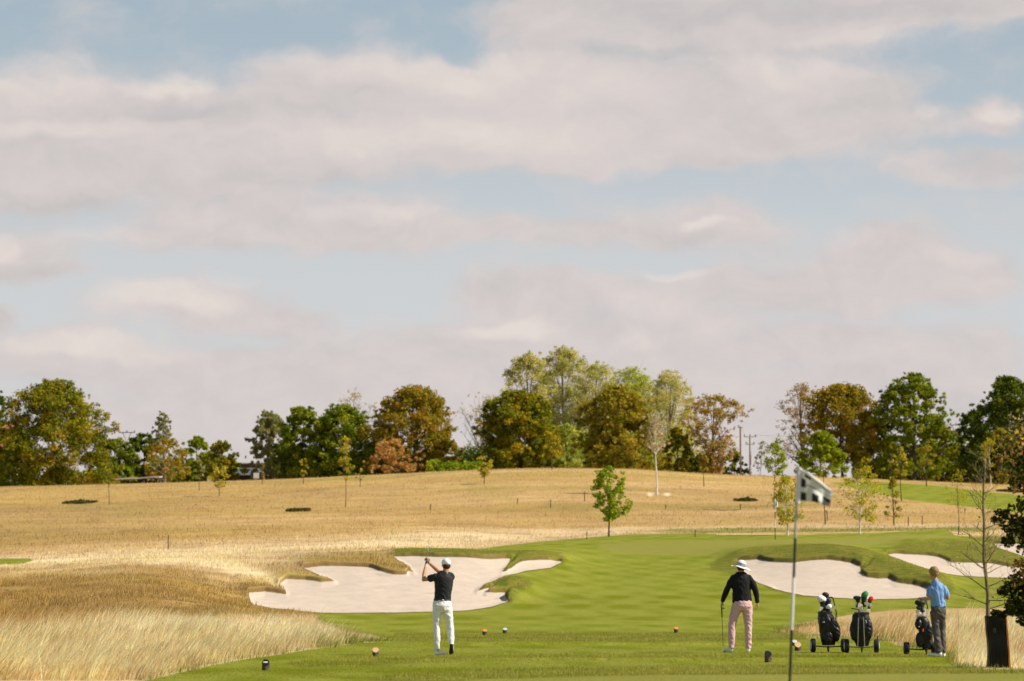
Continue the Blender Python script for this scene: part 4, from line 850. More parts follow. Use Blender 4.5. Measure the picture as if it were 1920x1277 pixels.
def ring(name, stations, m, parent):           # a belt: flattened ring around the waist
    (x, y, z, rx, ry, h) = stations; mb = MB(); n = 28; V = []
    for j in range(n):
        t = 2*math.pi*j/n
        for (k, dz) in ((1.0,-h),(1.035,-h),(1.035,h),(1.0,h)): V.append((x+rx*k*math.cos(t), y+ry*k*math.sin(t), z+dz))
    Fs = [(j*4+a, ((j+1) % n)*4+a, ((j+1) % n)*4+(a+1) % 4, j*4+(a+1) % 4) for j in range(n) for a in range(4)]
    mb.add(V, Fs); return mb.obj(name, m, parent)
def foot(name, heel, toe, m, parent, w_=.045, up=.05, sole=True):
    h = Vector(heel); t_ = Vector(toe); d = (t_-h).normalized(); mb = MB()
    mb.tube([h-d*.01, h+d*.03, h.lerp(t_, .45), h.lerp(t_, .8), t_], [(.030,.036),(.038,.045),(.040,.040),(.043,.030),(.026,.018)], 12, flat=Vector((0,0,1)).cross(d) if abs(d.z) < .8 else (1,0,0))
    if up: mb.tube([h+d*.035+Vector((0,0,.01)), h+d*.035+Vector((0,0,up+.02))], [.042,.040], 10)
    o = blob(name, mb, m, parent, .007, 2)
    return o

cd = mat('cover_dark', (.018,.025,.022), rough=.6)
# ---------------------------------------------------------------- the golfer with his arms up
def golf_club(a, b, label, group=None, kind='iron', grip=.27, hd=(1,0,0), cover=None, hs=1.0, parent_name='golf_club'):
    """a: butt of the grip, b: the end of the shaft at the head"""
    a, b = Vector(a), Vector(b); root = thing(parent_name, a, label, 'golf club', group); d = (b-a); L = d.length; d.normalize(); hd = Vector(hd); hd = (hd-d*hd.dot(d)*.6).normalized()
    MB().tube([d*(grip*.9), d*L], [.0055,.0045], 6).obj('shaft', STEEL if kind == 'iron' else SHAFT, root)
    MB().tube([(0,0,0), d*grip], [.0135,.0105], 8).obj('grip', GRIP, root)
    E = d*L; rot = Matrix((hd, d.cross(hd).normalized(), d)).transposed()
    if cover:
        c, (rx, ry, rz) = cover; rx *= 1.2; ry *= 1.2; rz *= 1.2; mb = MB(); mb.ell(E+hd*.012, (rx, ry, rz), 14, 10, rot=rot); nk = MB(); nk.tube([E-d*(rz*.5), E-d*(rz+.05), E-d*(rz+.16)], [min(rx,ry)*.85, min(rx,ry)*.62, min(rx,ry)*.72], 10)
        nk.obj('cover_sock', cd, root); blob('head_cover', mb, c, root, .007, 2, .003, 30)
    elif kind == 'iron':
        mb = MB(); w_ = d.cross(hd).normalized(); V = []
        prof = [(0,-.004),(.0,.022),(.03,.030),(.075,.050),(.082,.040),(.078,-.006),(.04,-.014)]
        for th in (-.006, .006):
            for (u, v) in prof: V.append(E+hd*u*hs-d*(v-.03)*hs+w_*(th*(1.4 if v < .01 else .8)))
        n = len(prof); Fs = [tuple(range(n-1, -1, -1)), tuple(range(n, 2*n))]+[(i, (i+1) % n, n+(i+1) % n, n+i) for i in range(n)]
        mb.add(V, Fs); mb.tube([E-d*.06, E+d*.012], [.008,.008], 8); mb.obj('club_head', STEEL, root, smooth=False)
    else:
        mb = MB(); mb.ell(E+hd*.045*hs, (.062*hs,.055*hs,.032*hs), 16, 10, rot=rot); mb.tube([E-d*.04, E+hd*.01], [.008,.010], 8); blob('club_head', mb, mat('driver_black', (.02,.02,.022), rough=.2, spec=.8), root, .005, 1)
    return root

G1 = on_ground(832, 54.0)
def golfer():
    r = thing('person', G1, 'golfer in white cap, black polo and white trousers, hands raised in follow-through', 'person')
    b = MB(); P = head(b, (.045,.03,1.695), yaw=.35, tilt=-.1)
    b.tube([(.02,.0,1.48),(.035,.01,1.56),(.045,.02,1.64)], [.07,.058,.056], 12)
    loft(b, [(-.03,0,.92,.135,.095),(-.025,0,1.03,.125,.085),(-.01,0,1.16,.125,.085),(0,0,1.30,.135,.085),(0,0,1.40,.140,.085),(.01,0,1.47,.125,.065),(.02,0,1.53,.07,.05)])
    b.tube([(-.13,0,1.48),(-.27,.06,1.44),(-.385,.11,1.42),(-.375,.20,1.53),(-.352,.29,1.665)], [.052,.048,.042,.040,.027], 12)
    b.tube([(.11,.05,1.47),(.03,.18,1.53),(-.09,.30,1.565),(-.18,.34,1.645),(-.285,.37,1.735)], [.052,.050,.042,.038,.027], 12)
    hand(b, (-.352,.295,1.67), (.10,.35,.9), (1,.2,0), (-.2,-.9,.3), 1.25)
    hand(b, (-.285,.368,1.735), (-.55,.25,.75), (-.3,-.8,-.2), (.5,-.2,.8), 1.25)
    for sx, pts in ((-1, [(-.11,0,.92),(-.125,0,.74),(-.135,.01,.53),(-.125,-.01,.33),(-.115,0,.07)]), (1, [(.055,0,.92),(.085,.01,.74),(.115,.03,.57),(.14,0,.36),(.145,-.03,.20)])):
        b.tube(pts, [.08,.072,.050,.048,.034], 12)
    blob('body', b, SKIN, r, .008, 2); eyes(P, r)
    s = MB(); loft(s, [(-.025,0,1.015,.162,.115),(-.022,0,1.06,.160,.113),(-.015,0,1.16,.160,.115),(0,0,1.30,.172,.118),(0,.005,1.41,.182,.120),(.005,.005,1.48,.178,.105),(.015,.005,1.53,.125,.080),(.030,.005,1.575,.070,.066)])
    s.tube([(-.12,0,1.475),(-.20,.03,1.46),(-.285,.065,1.435)], [.078,.070,.066], 14); s.tube([(.155,-.01,1.465),(.13,.05,1.475),(.08,.12,1.50),(-.01,.225,1.54)], [.060,.082,.074,.066], 14)
    sh = blob('polo_shirt', s, CHAR, r, .009, 3, .007, 10)
    logo([((.062,-.058,1.548),(.011,.006,.007)),((.072,-.056,1.541),(.008,.006,.006))], r)
    t_ = MB(); loft(t_, [(-.028,0,1.035,.162,.115),(-.03,0,.99,.172,.125),(-.03,-.01,.93,.178,.135),(-.03,-.01,.87,.165,.125),(-.03,0,.83,.12,.10)])
    t_.tube([(-.105,0,.93),(-.122,0,.76),(-.132,.01,.55),(-.126,-.012,.34),(-.118,0,.11)], [.102,.086,.070,.066,.058], 14)
    t_.tube([(.05,0,.93),(.085,.01,.75),(.115,.03,.57),(.138,.0,.38),(.146,-.03,.20)], [.106,.090,.071,.064,.056], 14)
    blob('trousers', t_, WHITE, r, .009, 2, .009, 11)
    ring('belt', (-.026,0,1.038,.162,.116,.015), BELT, r); logo([((-.01,-.122,1.04),(.02,.006,.013))], r, 'buckle')
    foot('shoe', (-.165,.0,.045), (.075,.03,.035), SHOE, r)
    sh2 = MB().tube([(.150,-.055,.205),(.150,-.045,.16),(.146,-.005,.09),(.142,.03,.035)], [(.036,.034),(.040,.036),(.043,.032),(.030,.024)], 12, flat=(1,0,0)); blob('shoe', sh2, SHOE, r, .007, 2)
    MB().tube([(.151,-.082,.208),(.151,-.078,.15),(.145,-.032,.06),(.142,.008,.018)], [(.034,.010),(.034,.012),(.043,.012),(.036,.010)], 12, flat=(1,0,0)).obj('sole', SOLE, r)
    c = MB(); M = Matrix.Rotation(.35, 3, 'Z') @ Matrix.Rotation(-.12, 3, 'X'); c.ell((.045,.03,1.742), (.087,.106,.083), 18, 12, rot=M); c.ell(P(0,.13,.052), (.066,.075,.010), 14, 6, rot=M @ Matrix.Rotation(.25, 3, 'X'))
    blob('cap', c, WHITE, r, .006, 2)
    hr = MB(); hr.ell(P(0,-.022,-.012), (.078,.078,.075), 16, 10); blob('hair', hr, HAIRD, r, .007, 1, .003, 60)
    gl = MB(); hand(gl, (-.354,.285,1.655), (.10,.35,.9), (1,.2,0), (-.2,-.9,.3), 1.25, sc_=1.12); blob('glove', gl, GLOVEW, r, .005, 1)
golfer()
golf_club(G1+Vector((-.335,.22,1.745)), G1+Vector((-.330,1.05,1.985)), 'golf club held up high by the golfer in the white cap', kind='iron', hd=(.35,.0,.9), hs=1.2)

# ---------------------------------------------------------------- man in the wide hat
G2 = on_ground(1388, 56.1)
def hat_man():
    r = thing('person', G2, 'man in wide white hat, black jumper and pink trousers leaning on a club', 'person')
    b = MB(); P = head(b, (.02,.03,1.675), yaw=-.15, tilt=.1)
    b.tube([(.02,.0,1.50),(.02,.01,1.56),(.02,.02,1.62)], [.075,.06,.058], 12)
    loft(b, [(.035,0,.92,.165,.115),(.03,0,1.05,.165,.12),(.02,0,1.2,.165,.12),(.015,0,1.35,.17,.12),(.015,0,1.44,.135,.085),(.02,0,1.51,.07,.05)])
    b.tube([(-.13,0,1.43),(-.195,-.01,1.35),(-.258,-.02,1.24),(-.315,.02,1.10),(-.350,.06,.985)], [.052,.05,.044,.04,.028], 12)
    b.tube([(.15,0,1.43),(.232,-.01,1.35),(.285,-.02,1.24),(.325,.0,1.10),(.335,.03,.965)], [.052,.05,.044,.04,.028], 12)
    hand(b, (-.350,.06,.985), (-.25,.15,-1), (.7,.6,-.1), (.2,.9,0), 1.0)
    hand(b, (.335,.03,.965), (.05,.1,-1), (-.9,.3,0), (0,.9,.1), .9)
    for pts in ([(-.055,0,.90),(-.12,0,.75),(-.175,.0,.55),(-.18,-.02,.33),(-.175,0,.07)], [(.125,0,.90),(.14,0,.75),(.150,.01,.55),(.15,-.01,.33),(.145,0,.06)]): b.tube(pts, [.085,.075,.052,.05,.034], 12)
    blob('body', b, SKIN, r, .008, 2); eyes(P, r)
    s = MB(); loft(s, [(.035,0,.985,.196,.142),(.03,0,1.03,.194,.142),(.025,0,1.12,.186,.138),(.018,0,1.25,.185,.135),(.015,0,1.38,.192,.135),(.015,.0,1.46,.190,.120),(.018,.005,1.525,.140,.090),(.02,.01,1.575,.078,.072)])
    s.tube([(-.05,0,1.485),(-.125,0,1.462),(-.195,-.01,1.36),(-.258,-.02,1.24),(-.315,.02,1.10),(-.348,.06,.99)], [.060,.072,.070,.060,.053,.042], 14)
    s.tube([(.08,0,1.485),(.155,0,1.462),(.232,-.01,1.36),(.285,-.02,1.24),(.320,.0,1.10),(.335,.03,.975)], [.060,.072,.070,.060,.053,.042], 14)
    blob('jumper', s, BLACKC, r, .009, 3, .007, 9)
    logo([((.205,-.098,1.508),(.013,.008,.010)),((.190,-.100,1.520),(.009,.006,.006))], r)
    t_ = MB(); loft(t_, [(.035,0,1.04,.178,.128),(.035,-.01,.96,.192,.145),(.036,-.02,.90,.196,.148),(.036,-.01,.84,.170,.13)])
    t_.tube([(-.055,0,.90),(-.115,0,.75),(-.168,.0,.55),(-.180,-.02,.33),(-.176,0,.09)], [.112,.094,.074,.070,.064], 14)
    t_.tube([(.125,0,.90),(.138,0,.75),(.152,.01,.55),(.155,-.01,.33),(.148,0,.08)], [.114,.096,.076,.070,.064], 14)
    blob('trousers', t_, PINK, r, .009, 2, .009, 11)
    MB().ell((.15,-.163,.885), (.035,.006,.006), 8, 5).obj('pocket_seam_shade', mat('pocket_shadow', (.16,.07,.08)), r)  # dark strip at the pocket seam, the pocket's shadow put into its colour
    foot('shoe', (-.155,-.01,.045), (-.315,.10,.04), SHOE, r); foot('shoe', (.145,-.05,.045), (.150,.19,.04), SHOE, r)
    M = Matrix.Rotation(R(14), 3, 'Y'); hc = Vector((.02,.02,1.685)); h_ = MB()
    n = 32; V = []; prof = [(.098,.0),(.135,-.012),(.196,-.030),(.197,-.036),(.135,-.020),(.090,-.010)]
    for j in range(n):
        t = 2*math.pi*j/n; wv = .006*math.sin(3*t+1)+.004*math.sin(5*t)
        for (q, z) in prof: V.append(hc+M @ Vector((q*math.cos(t), q*1.02*math.sin(t), z+(wv*(q > .12)))))
    k = len(prof); Fs = [(j*k+a, ((j+1) % n)*k+a, ((j+1) % n)*k+(a+1) % k, j*k+(a+1) % k) for j in range(n) for a in range(k)]; h_.add(V, Fs)
    h_.ell(hc+M @ Vector((0,0,.040)), (.098,.108,.085), 20, 12, rot=M); hat = h_.obj('hat', mat('hat_white', (.78,.75,.77), rough=.85, var=.05), r)
    bd = MB(); V = []
    for j in range(n):
        t = 2*math.pi*j/n
        for (q, z) in ((1.0,.012),(1.045,.012),(1.03,.058),(.97,.058)): V.append(hc+M @ Vector((.101*q*math.cos(t), .111*q*math.sin(t), z)))
    bd.add(V, [(j*4+a, ((j+1) % n)*4+a, ((j+1) % n)*4+(a+1) % 4, j*4+(a+1) % 4) for j in range(n) for a in range(4)])
    bd.obj('hat_band', mat('hat_band_grey', (.33,.31,.36), rough=.9, var=.4, scale=40), hat)
    hr = MB(); hr.ell(P(0,-.015,-.02), (.079,.083,.075), 16, 10); blob('hair', hr, HAIRD, r, .007, 1)
    gl = MB(); hand(gl, (-.349,.055,.995), (-.25,.15,-1), (.7,.6,-.1), (.2,.9,0), 1.0, sc_=1.12); blob('glove', gl, GLOVE, r, .005, 1)
hat_man()
golf_club(G2+Vector((-.365,.10,.945)), G2+Vector((-.338,.06,.045)), 'dark club planted on the ground by the man in the wide hat', kind='iron', hd=(.7,.6,-.1), grip=.26)
for c_ in bpy.data.objects:
    if c_.name.startswith('shaft') and c_.parent and ('planted' in c_.parent.get('label', '') or 'held up high' in c_.parent.get('label', '')): c_.data.materials[0] = SHAFT

# ---------------------------------------------------------------- boy in the blue shirt
G3 = on_ground(1757, 53.0)
def boy():
    r = thing('person', G3, 'fair haired young golfer in light blue polo and dark grey trousers by a trolley', 'person')
    b = MB(); P = head(b, (-.060,.02,1.552), yaw=.45, sc_=.98, tilt=-.15)
    b.tube([(-.03,.0,1.36),(-.045,.0,1.43),(-.055,.01,1.49)], [.06,.05,.05], 12)
    loft(b, [(.01,0,.86,.12,.09),(.01,0,.95,.115,.085),(.0,0,1.08,.12,.09),(-.01,0,1.2,.13,.095),(-.01,0,1.30,.13,.085),(-.02,0,1.36,.07,.055)])
    b.tube([(-.125,0,1.30),(-.15,-.02,1.19),(-.155,-.03,1.07),(-.20,.08,1.06),(-.245,.20,1.075)], [.043,.04,.035,.032,.023], 12)
    b.tube([(.115,0,1.30),(.165,-.02,1.20),(.195,-.02,1.09),(.20,.09,1.07),(.185,.20,1.10)], [.043,.04,.035,.032,.023], 12)
    hand(b, (-.245,.20,1.075), (-.5,.7,.1), (.2,.1,-1), (.7,.4,0), .9, sc_=.92); hand(b, (.185,.20,1.10), (-.1,.8,.4), (-.8,0,-.1), (0,-.2,1), 1.1, sc_=.92)
    for pts in ([(-.05,0,.86),(-.045,0,.70),(-.03,.0,.50),(.0,-.01,.3),(.01,0,.07)], [(.07,0,.86),(.08,.02,.70),(.09,.05,.50),(.10,.05,.3),(.095,.06,.07)]): b.tube(pts, [.068,.06,.043,.042,.03], 12)
    blob('body', b, SKIN, r, .008, 2); eyes(P, r)
    s = MB(); loft(s, [(.015,0,.905,.140,.108),(.012,0,.96,.138,.106),(.005,0,1.06,.137,.108),(-.005,0,1.18,.145,.112),(-.01,0,1.27,.150,.105),(-.015,.0,1.33,.115,.082),(-.03,.0,1.375,.075,.068),(-.042,.0,1.425,.060,.058)])
    s.tube([(-.105,0,1.285),(-.14,-.01,1.21),(-.155,-.025,1.115)], [.066,.062,.062], 14); s.tube([(.095,0,1.285),(.15,-.01,1.20),(.185,-.015,1.115)], [.066,.060,.060], 14)
    blob('polo_shirt', s, BLUE, r, .009, 2, .012, 12, (1.4,1,.25))
    t_ = MB(); loft(t_, [(.012,0,.925,.132,.100),(.012,-.01,.87,.140,.112),(.015,-.01,.80,.135,.110),(.015,0,.76,.10,.09)])
    t_.tube([(-.05,0,.84),(-.046,0,.70),(-.032,.0,.50),(-.008,-.01,.28),(.012,0,.07)], [.090,.082,.068,.064,.066], 14)
    t_.tube([(.075,.01,.84),(.082,.02,.70),(.090,.05,.50),(.098,.05,.28),(.095,.06,.07)], [.082,.074,.062,.060,.062], 14)
    blob('trousers', t_, GREYC, r, .009, 2, .013, 11)
    ring('belt', (.012,0,.918,.136,.103,.014), mat('black_belt', (.01,.01,.012), rough=.4), r)
    foot('shoe', (.06,-.02,.04), (-.185,.03,.035), SHOE, r, up=.03); foot('shoe', (.125,.05,.04), (-.03,.20,.035), SHOE, r, up=.03)
    hr = MB(); hr.ell(P(0,-.018,.026), (.092,.104,.094), 18, 12); hr.ell(P(0,-.055,-.035), (.062,.048,.055), 14, 8); blob('hair', hr, HAIRB, r, .006, 1, .006, 40)
boy()
_m = MB(); _m.tube([(0,0,0),(.03,.01,.04),(.05,.02,.10),(.03,.02,.13)], [(.02,.012),(.045,.02),(.05,.02),(.03,.012)], 10)
_o = blob('golf_glove', _m, GRIP, None, .006, 1, .004, 30); _o.location = G3+Vector((.175,.29,1.10)); tag(_o, 'crumpled black golf glove in the right hand of the boy in blue', 'glove')

# ---------------------------------------------------------------- trolleys, bags and the clubs in them
def wheel(parent, x, z, rr, w_, hubside):
    mb = MB(); prof = []
    for k in range(13):
        u = -1+2*k/12; q = rr*(1-.10*abs(u)**3)-(.004 if k % 3 == 1 else 0); prof.append((u*w_*.5, q))
    mb.tube([(x+a, 0, z) for a, _ in [(prof[0][0], 0)]+prof+[(prof[-1][0], 0)]], [rr*.72]+[q for _, q in prof]+[rr*.72], 28, flat=(0,1,0))
    w = mb.obj('wheel', RUB, parent)
    h_ = MB().tube([(x+hubside*w_*.42,0,z),(x+hubside*(w_*.5+.008),0,z),(x+hubside*(w_*.5+.02),0,z)], [rr*.66,rr*.60,rr*.15], 20, flat=(0,1,0)); h_.obj('hub', mat('hub_grey', (.5,.5,.48), rough=.5), w)
def trolley(loc, label, rz, track, rr, w_, axle_m, bars, handle, rest):
    r = thing('golf_trolley', loc, label, 'golf trolley', 'golf trolleys with bags', rz)
    for s in (-1, 1): wheel(r, s*track, rr, rr, w_, s)
    MB().tube([(-track,0,rr*.9),(0,.0,rr*.75),(track,0,rr*.9)], .012, 8).obj('axle', axle_m, r)
    f = MB(); 
    for a, b_ in bars: f.tube([a, b_], .009, 8)
    f.tube([(0,0,rr*.8),(0.02,.28,.10)], .012, 8); f.obj('frame', axle_m, r)
    MB().tube(handle, .012, 8).obj('handle', FRAME, r)
    k = MB(); k.tube([rest, (rest[0], rest[1], 0.045)], [.028,.022], 10); k.tube([(rest[0]-.012, rest[1], .045), (rest[0]+.012, rest[1], .045)], [.044,.044], 16); k.obj('front_wheel', RUB, r); return r
def bag(loc, label, rz, st, pockets, strap=None, extra=None):
    r = thing('golf_bag', loc, label, 'golf bag', 'golf bags on the trolleys', rz)
    b = MB(); loft(b, st, 18); blob('bag_body', b, BLK, r, .011, 2, .010, 8, (1.2,1,.3))
    for c, rad_ in pockets:
        p = MB(); p.ell(c, rad_, 14, 10); blob('pocket', p, BLK, r, .010, 2, .007, 14)
    x, y, z, rx, ry = st[-1]; q = MB(); V = []; n = 24
    for j in range(n):
        t = 2*math.pi*j/n
        for (k, dz) in ((.86,-.03),(1.04,-.03),(1.05,.02),(.86,.02)): V.append((x+rx*k*math.cos(t), y+ry*k*math.sin(t), z+dz))
    q.add(V, [(j*4+a, ((j+1) % n)*4+a, ((j+1) % n)*4+(a+1) % 4, j*4+(a+1) % 4) for j in range(n) for a in range(4)]); q.obj('collar', FRAME, r)
    if strap: MB().tube(strap, [(.018,.005)]*len(strap), 8).obj('strap', BLK, r)
    for nm, m_, parts in (extra or []):
        e = MB()
        for c, rad_ in parts: e.ell(c, rad_, 10, 7)
        e.obj(nm, m_, r)
    return r
BG = 'clubs standing in the golf bags'
def rzv(v, rz): return Matrix.Rotation(rz, 3, 'Z') @ Vector(v)
def in_bag(o, rz, base, headp, label, **kw):
    return golf_club(o+rzv(base, rz), o+rzv(headp, rz), label, group=BG, **kw)
# trolley one
A = on_ground(1552, 56.3)
trolley(A, 'black golf trolley, leftmost of the three, carrying the bag with white head covers', .06, .305, .135, .085, FRAME, [((-.06,.0,.13),(-.10,.03,.70)),((.06,.0,.13),(.04,.03,.70))], [(.14,.05,.55),(.165,.05,.66),(.170,.04,.78),(.10,.0,1.055),(.085,0,1.075),(-.02,0,1.08)], (.03,.20,.12))
bag(A, 'black golf bag on the leftmost trolley, sagging to the right', .06, [(.0,.0,.14,.125,.11),(.0,.0,.25,.155,.13),(-.01,.0,.45,.170,.14),(-.04,.0,.65,.165,.14),(-.065,.0,.78,.135,.12)],
    [((.15,-.05,.40),(.085,.10,.20)),((.07,-.10,.52),(.10,.06,.17)),((-.12,-.06,.60),(.075,.08,.15)),((-.02,-.11,.30),(.09,.05,.13))], [(.05,-.10,.75),(.14,-.14,.60),(.20,-.10,.42),(.19,-.06,.25)],
    [('buckle', STEEL, [((-.12,-.145,.59),(.022,.006,.008))])])
cw = mat('cover_white', (.80,.79,.78), rough=.5, var=.05); cd = mat('cover_dark', (.018,.025,.022), rough=.6); cb_ = mat('cover_navy', (.02,.03,.07), rough=.5)
in_bag(A, .06, (-.03,.0,.25), (-.115,.0,1.04), 'driver under a big white head cover in the leftmost bag', kind='wood', cover=(cw, (.085,.065,.062)), hd=(-.8,-.3,.3))
in_bag(A, .06, (-.05,.03,.22), (-.055,.02,1.13), 'putter with dark ringed mallet cover, highest in the leftmost bag', kind='wood', cover=(cd, (.060,.045,.042)), hd=(1,0,-.3))
in_bag(A, .06, (.0,.02,.22), (-.005,.0,1.00), 'fairway wood under a navy cover in the leftmost bag', kind='wood', cover=(cb_, (.05,.045,.05)), hd=(.6,-.2,.2))
in_bag(A, .06, (.0,-.03,.22), (-.005,-.05,.885), 'hybrid under a short white cover in the leftmost bag', kind='wood', cover=(cw, (.05,.045,.048)), hd=(.5,-.2,.2))
for i, (x, y, z) in enumerate([(.050,.0,.86),(.065,.02,.90),(.03,.05,.88),(-.10,-.04,.84)]):
    in_bag(A, .06, (x*.3,y,.22), (x,y,z), 'steel iron among the covered woods in the leftmost bag', kind='iron', hd=(math.cos(i*1.3),math.sin(i*1.3),.1), hs=1.25)
for c_ in A and [o for o in bpy.data.objects if o.get('label','').startswith('putter with dark ringed')]:
    MB().ell(Vector((.01,-.045,.905)), (.030,.008,.022), 12, 8).obj('cover_patch', cw, c_)
# trolley two
B = on_ground(1614, 55.9)
trolley(B, 'golf trolley with bright metal struts in the middle, under the bag with the green cover', -.05, .288, .135, .085, ALU, [((-.085,-.13,.11),(-.065,-.15,.69)),((.05,-.13,.11),(.03,-.15,.70)),((-.085,-.13,.11),(-.085,0,.115)),((.05,-.13,.11),(.05,0,.115))], [(-.06,-.13,.70),(-.05,-.10,.84),(-.20,-.08,.865)], (.02,.20,.12))
bag(B, 'black golf bag on the middle trolley, wide and round sided', -.05, [(.02,.0,.13,.115,.10),(.01,.0,.28,.165,.13),(0,.0,.48,.190,.14),(0,.0,.64,.180,.14),(.01,.0,.77,.145,.12)],
    [((.12,-.05,.46),(.10,.09,.22)),((-.14,-.04,.44),(.09,.08,.21)),((-.13,.0,.68),(.05,.06,.09))], None, [('zip_pull', STEEL, [((.085,-.145,.60),(.008,.006,.03))])])
cg = mat('cover_green', (.02,.22,.06), rough=.6, var=.2, scale=30); cr = mat('cover_red', (.62,.02,.025), rough=.6, var=.1)
in_bag(B, -.05, (.0,.02,.22), (.060,.0,1.125), 'driver under a round green head cover in the middle bag', kind='wood', cover=(cg, (.062,.060,.062)), hd=(.3,0,.2))
in_bag(B, -.05, (.05,.02,.22), (.175,.0,1.04), 'fairway wood under a bright red sock in the middle bag', kind='wood', cover=(cr, (.045,.038,.052)), hd=(.4,0,.2))
in_bag(B, -.05, (-.02,.03,.22), (-.065,.02,1.07), 'driver under a flat black cover, left in the middle bag', kind='wood', cover=(cd, (.066,.050,.034)), hd=(-1,0,.1))
for i, (x, y, z) in enumerate([(-.12,.0,.93),(-.03,-.05,.92),(.02,-.06,.90),(.05,-.03,.93),(-.06,-.07,.85),(.0,-.08,.83),(.12,-.02,.91),(.09,-.06,.80),(.04,-.09,.76+.04)]):
    in_bag(B, -.05, (x*.4,y*.6,.22), (x,y,z), 'steel iron below the green cover in the middle bag', kind='iron', hd=(math.cos(i*1.9),math.sin(i*1.9)*.6,.15), hs=1.25)
# trolley three
C3 = on_ground(1724, 54.7)
trolley(C3, 'golf trolley beside the boy in blue, rightmost of the three', -.08, .262, .118, .105, FRAME, [((-.02,.0,.12),(-.01,.05,.30)),((.06,.0,.12),(.02,.03,.60))], [(.12,.06,.70),(.15,.07,.90),(.13,.08,1.00),(.06,.09,1.06),(-.02,.10,1.07)], (.10,-.17,.12))
bag(C3, 'slim black golf bag on the trolley beside the boy in blue', -.08, [(.15,.0,.10,.10,.09),(.13,.0,.22,.12,.10),(.10,.0,.42,.125,.11),(.06,.0,.60,.120,.11),(.03,.0,.70,.105,.10)],
    [((-.03,-.06,.58),(.075,.08,.11)),((.16,-.06,.42),(.08,.07,.16)),((-.01,-.07,.28),(.085,.05,.15))], None, [('orange_trim', mat('orange_trim', (.75,.12,.03)), [((.045,-.135,.46),(.012,.01,.035))]), ('zip_pull', STEEL, [((-.03,-.145,.53),(.02,.006,.006))])])
in_bag(C3, -.08, (.12,.0,.20), (.02,.0,.985), 'driver in a large black cover in the slim bag by the boy', kind='wood', cover=(cd, (.090,.060,.055)), hd=(-.9,0,.1))
in_bag(C3, -.08, (.10,.02,.20), (-.01,-.02,.89), 'hybrid in a small black cover in the slim bag by the boy', kind='wood', cover=(cd, (.045,.035,.032)), hd=(-1,0,0))
in_bag(C3, -.08, (.13,.03,.20), (.075,.05,1.03), 'fairway wood with a bare pale head in the slim bag by the boy', kind='wood', hd=(-.9,-.2,.3))
for i, (x, y, z) in enumerate([(-.05,-.03,.78),(.0,-.05,.80),(.03,-.04,.76),(.06,-.02,.80),(.10,-.03,.82),(.12,-.05,.75),(.01,-.07,.73),(.09,-.06,.84),(-.03,-.05,.70)]):
    in_bag(C3, -.08, (.10+x*.3,y*.6,.20), (x,y,z), 'steel iron low in the slim bag by the boy', kind='iron', hd=(math.cos(i*2.1),math.sin(i*2.1)*.6,.15), hs=1.25)
# ---------------------------------------------------------------- tee markers
TMG = 'sawn log tee markers'
def log_marker(px, base, wpx, hpx, top, label, slant=.55):
    p = hit(px, base, 44, 90); k = p.y/F; rr = wpx*k*.5; h = hpx*k; r = thing('tee_marker', p, label, 'tee marker', TMG)
    n = 20; V = []; rings = 5
    for i in range(rings+1):
        for j in range(n):
            t = 2*math.pi*j/n; q = rr*(1+.05*math.sin(3*t+px)+.03*math.sin(7*t+i)); tilt = slant*q*math.sin(t)*(i/rings); V.append((q*math.cos(t), q*math.sin(t), -.02+(h-slant*rr*.2)*i/rings+tilt))
    mb = MB(); mb.add(V, [(i*n+j, i*n+(j+1) % n, (i+1)*n+(j+1) % n, (i+1)*n+j) for i in range(rings) for j in range(n)]+[tuple(range(n-1, -1, -1))]); mb.obj('log', mat('log_bark', (.10,.070,.045), rough=.95, var=.5, scale=25, bump=.01, bscale=30), r)
    W2 = [Vector(v)+Vector((0,0,.001)) for v in V[-n:]]; t2 = MB(); t2.add(W2+[w_+Vector((0,0,.006)) for w_ in W2], [tuple(range(n, 2*n)), tuple(range(n-1, -1, -1))]+[(j, (j+1) % n, n+(j+1) % n, n+j) for j in range(n)]); t2.obj('painted_top', top, r, smooth=False); return r, rr, h
WOOD = mat('sawn_wood', (.62,.40,.21), rough=.8, var=.12, scale=30); ORA = mat('orange_paint', (.72,.24,.07), rough=.6, var=.1); BLP = mat('pale_blue_paint', (.45,.60,.62), rough=.6, var=.08); WHP = mat('greyed_white_paint', (.55,.58,.58), rough=.6, var=.1)
KB = mat('black_paint_top', (.012,.012,.012), rough=.5)
r1, rr, h = log_marker(498, 1257, 14, 17, KB, 'black topped log with a small white bar, nearest marker at lower left', .9)
MB().box((0, -.012, h-.02), (rr*.55, .012, .006), Matrix.Rotation(.72, 3, 'X')).obj('bar', PAINTW, r1)
log_marker(704, 1231.5, 11.5, 15, WOOD, 'bare wood topped log left of the golfer with the white cap', .75)
log_marker(909, 1191, 8.5, 10.5, ORA, 'orange topped log just right of the golfer, left of the blue one')
log_marker(947, 1188, 8, 10, BLP, 'pale blue topped log to the right of an orange one')
log_marker(1268, 1186.5, 8, 10, ORA, 'orange topped log standing alone in the middle of the tee')
log_marker(1440, 1242, 13, 18, KB, 'dark log with black top just left of the near flagstick foot', .9)
log_marker(1490, 1211, 9.5, 10, WHP, 'pale grey topped log behind the near flagstick')
log_marker(1496, 1220.5, 12, 14, WOOD, 'bare wood topped log between the flagstick and the leftmost trolley', .8)

PAINTG = mat('grey_paint', (.36,.38,.33), rough=.5, var=.05)
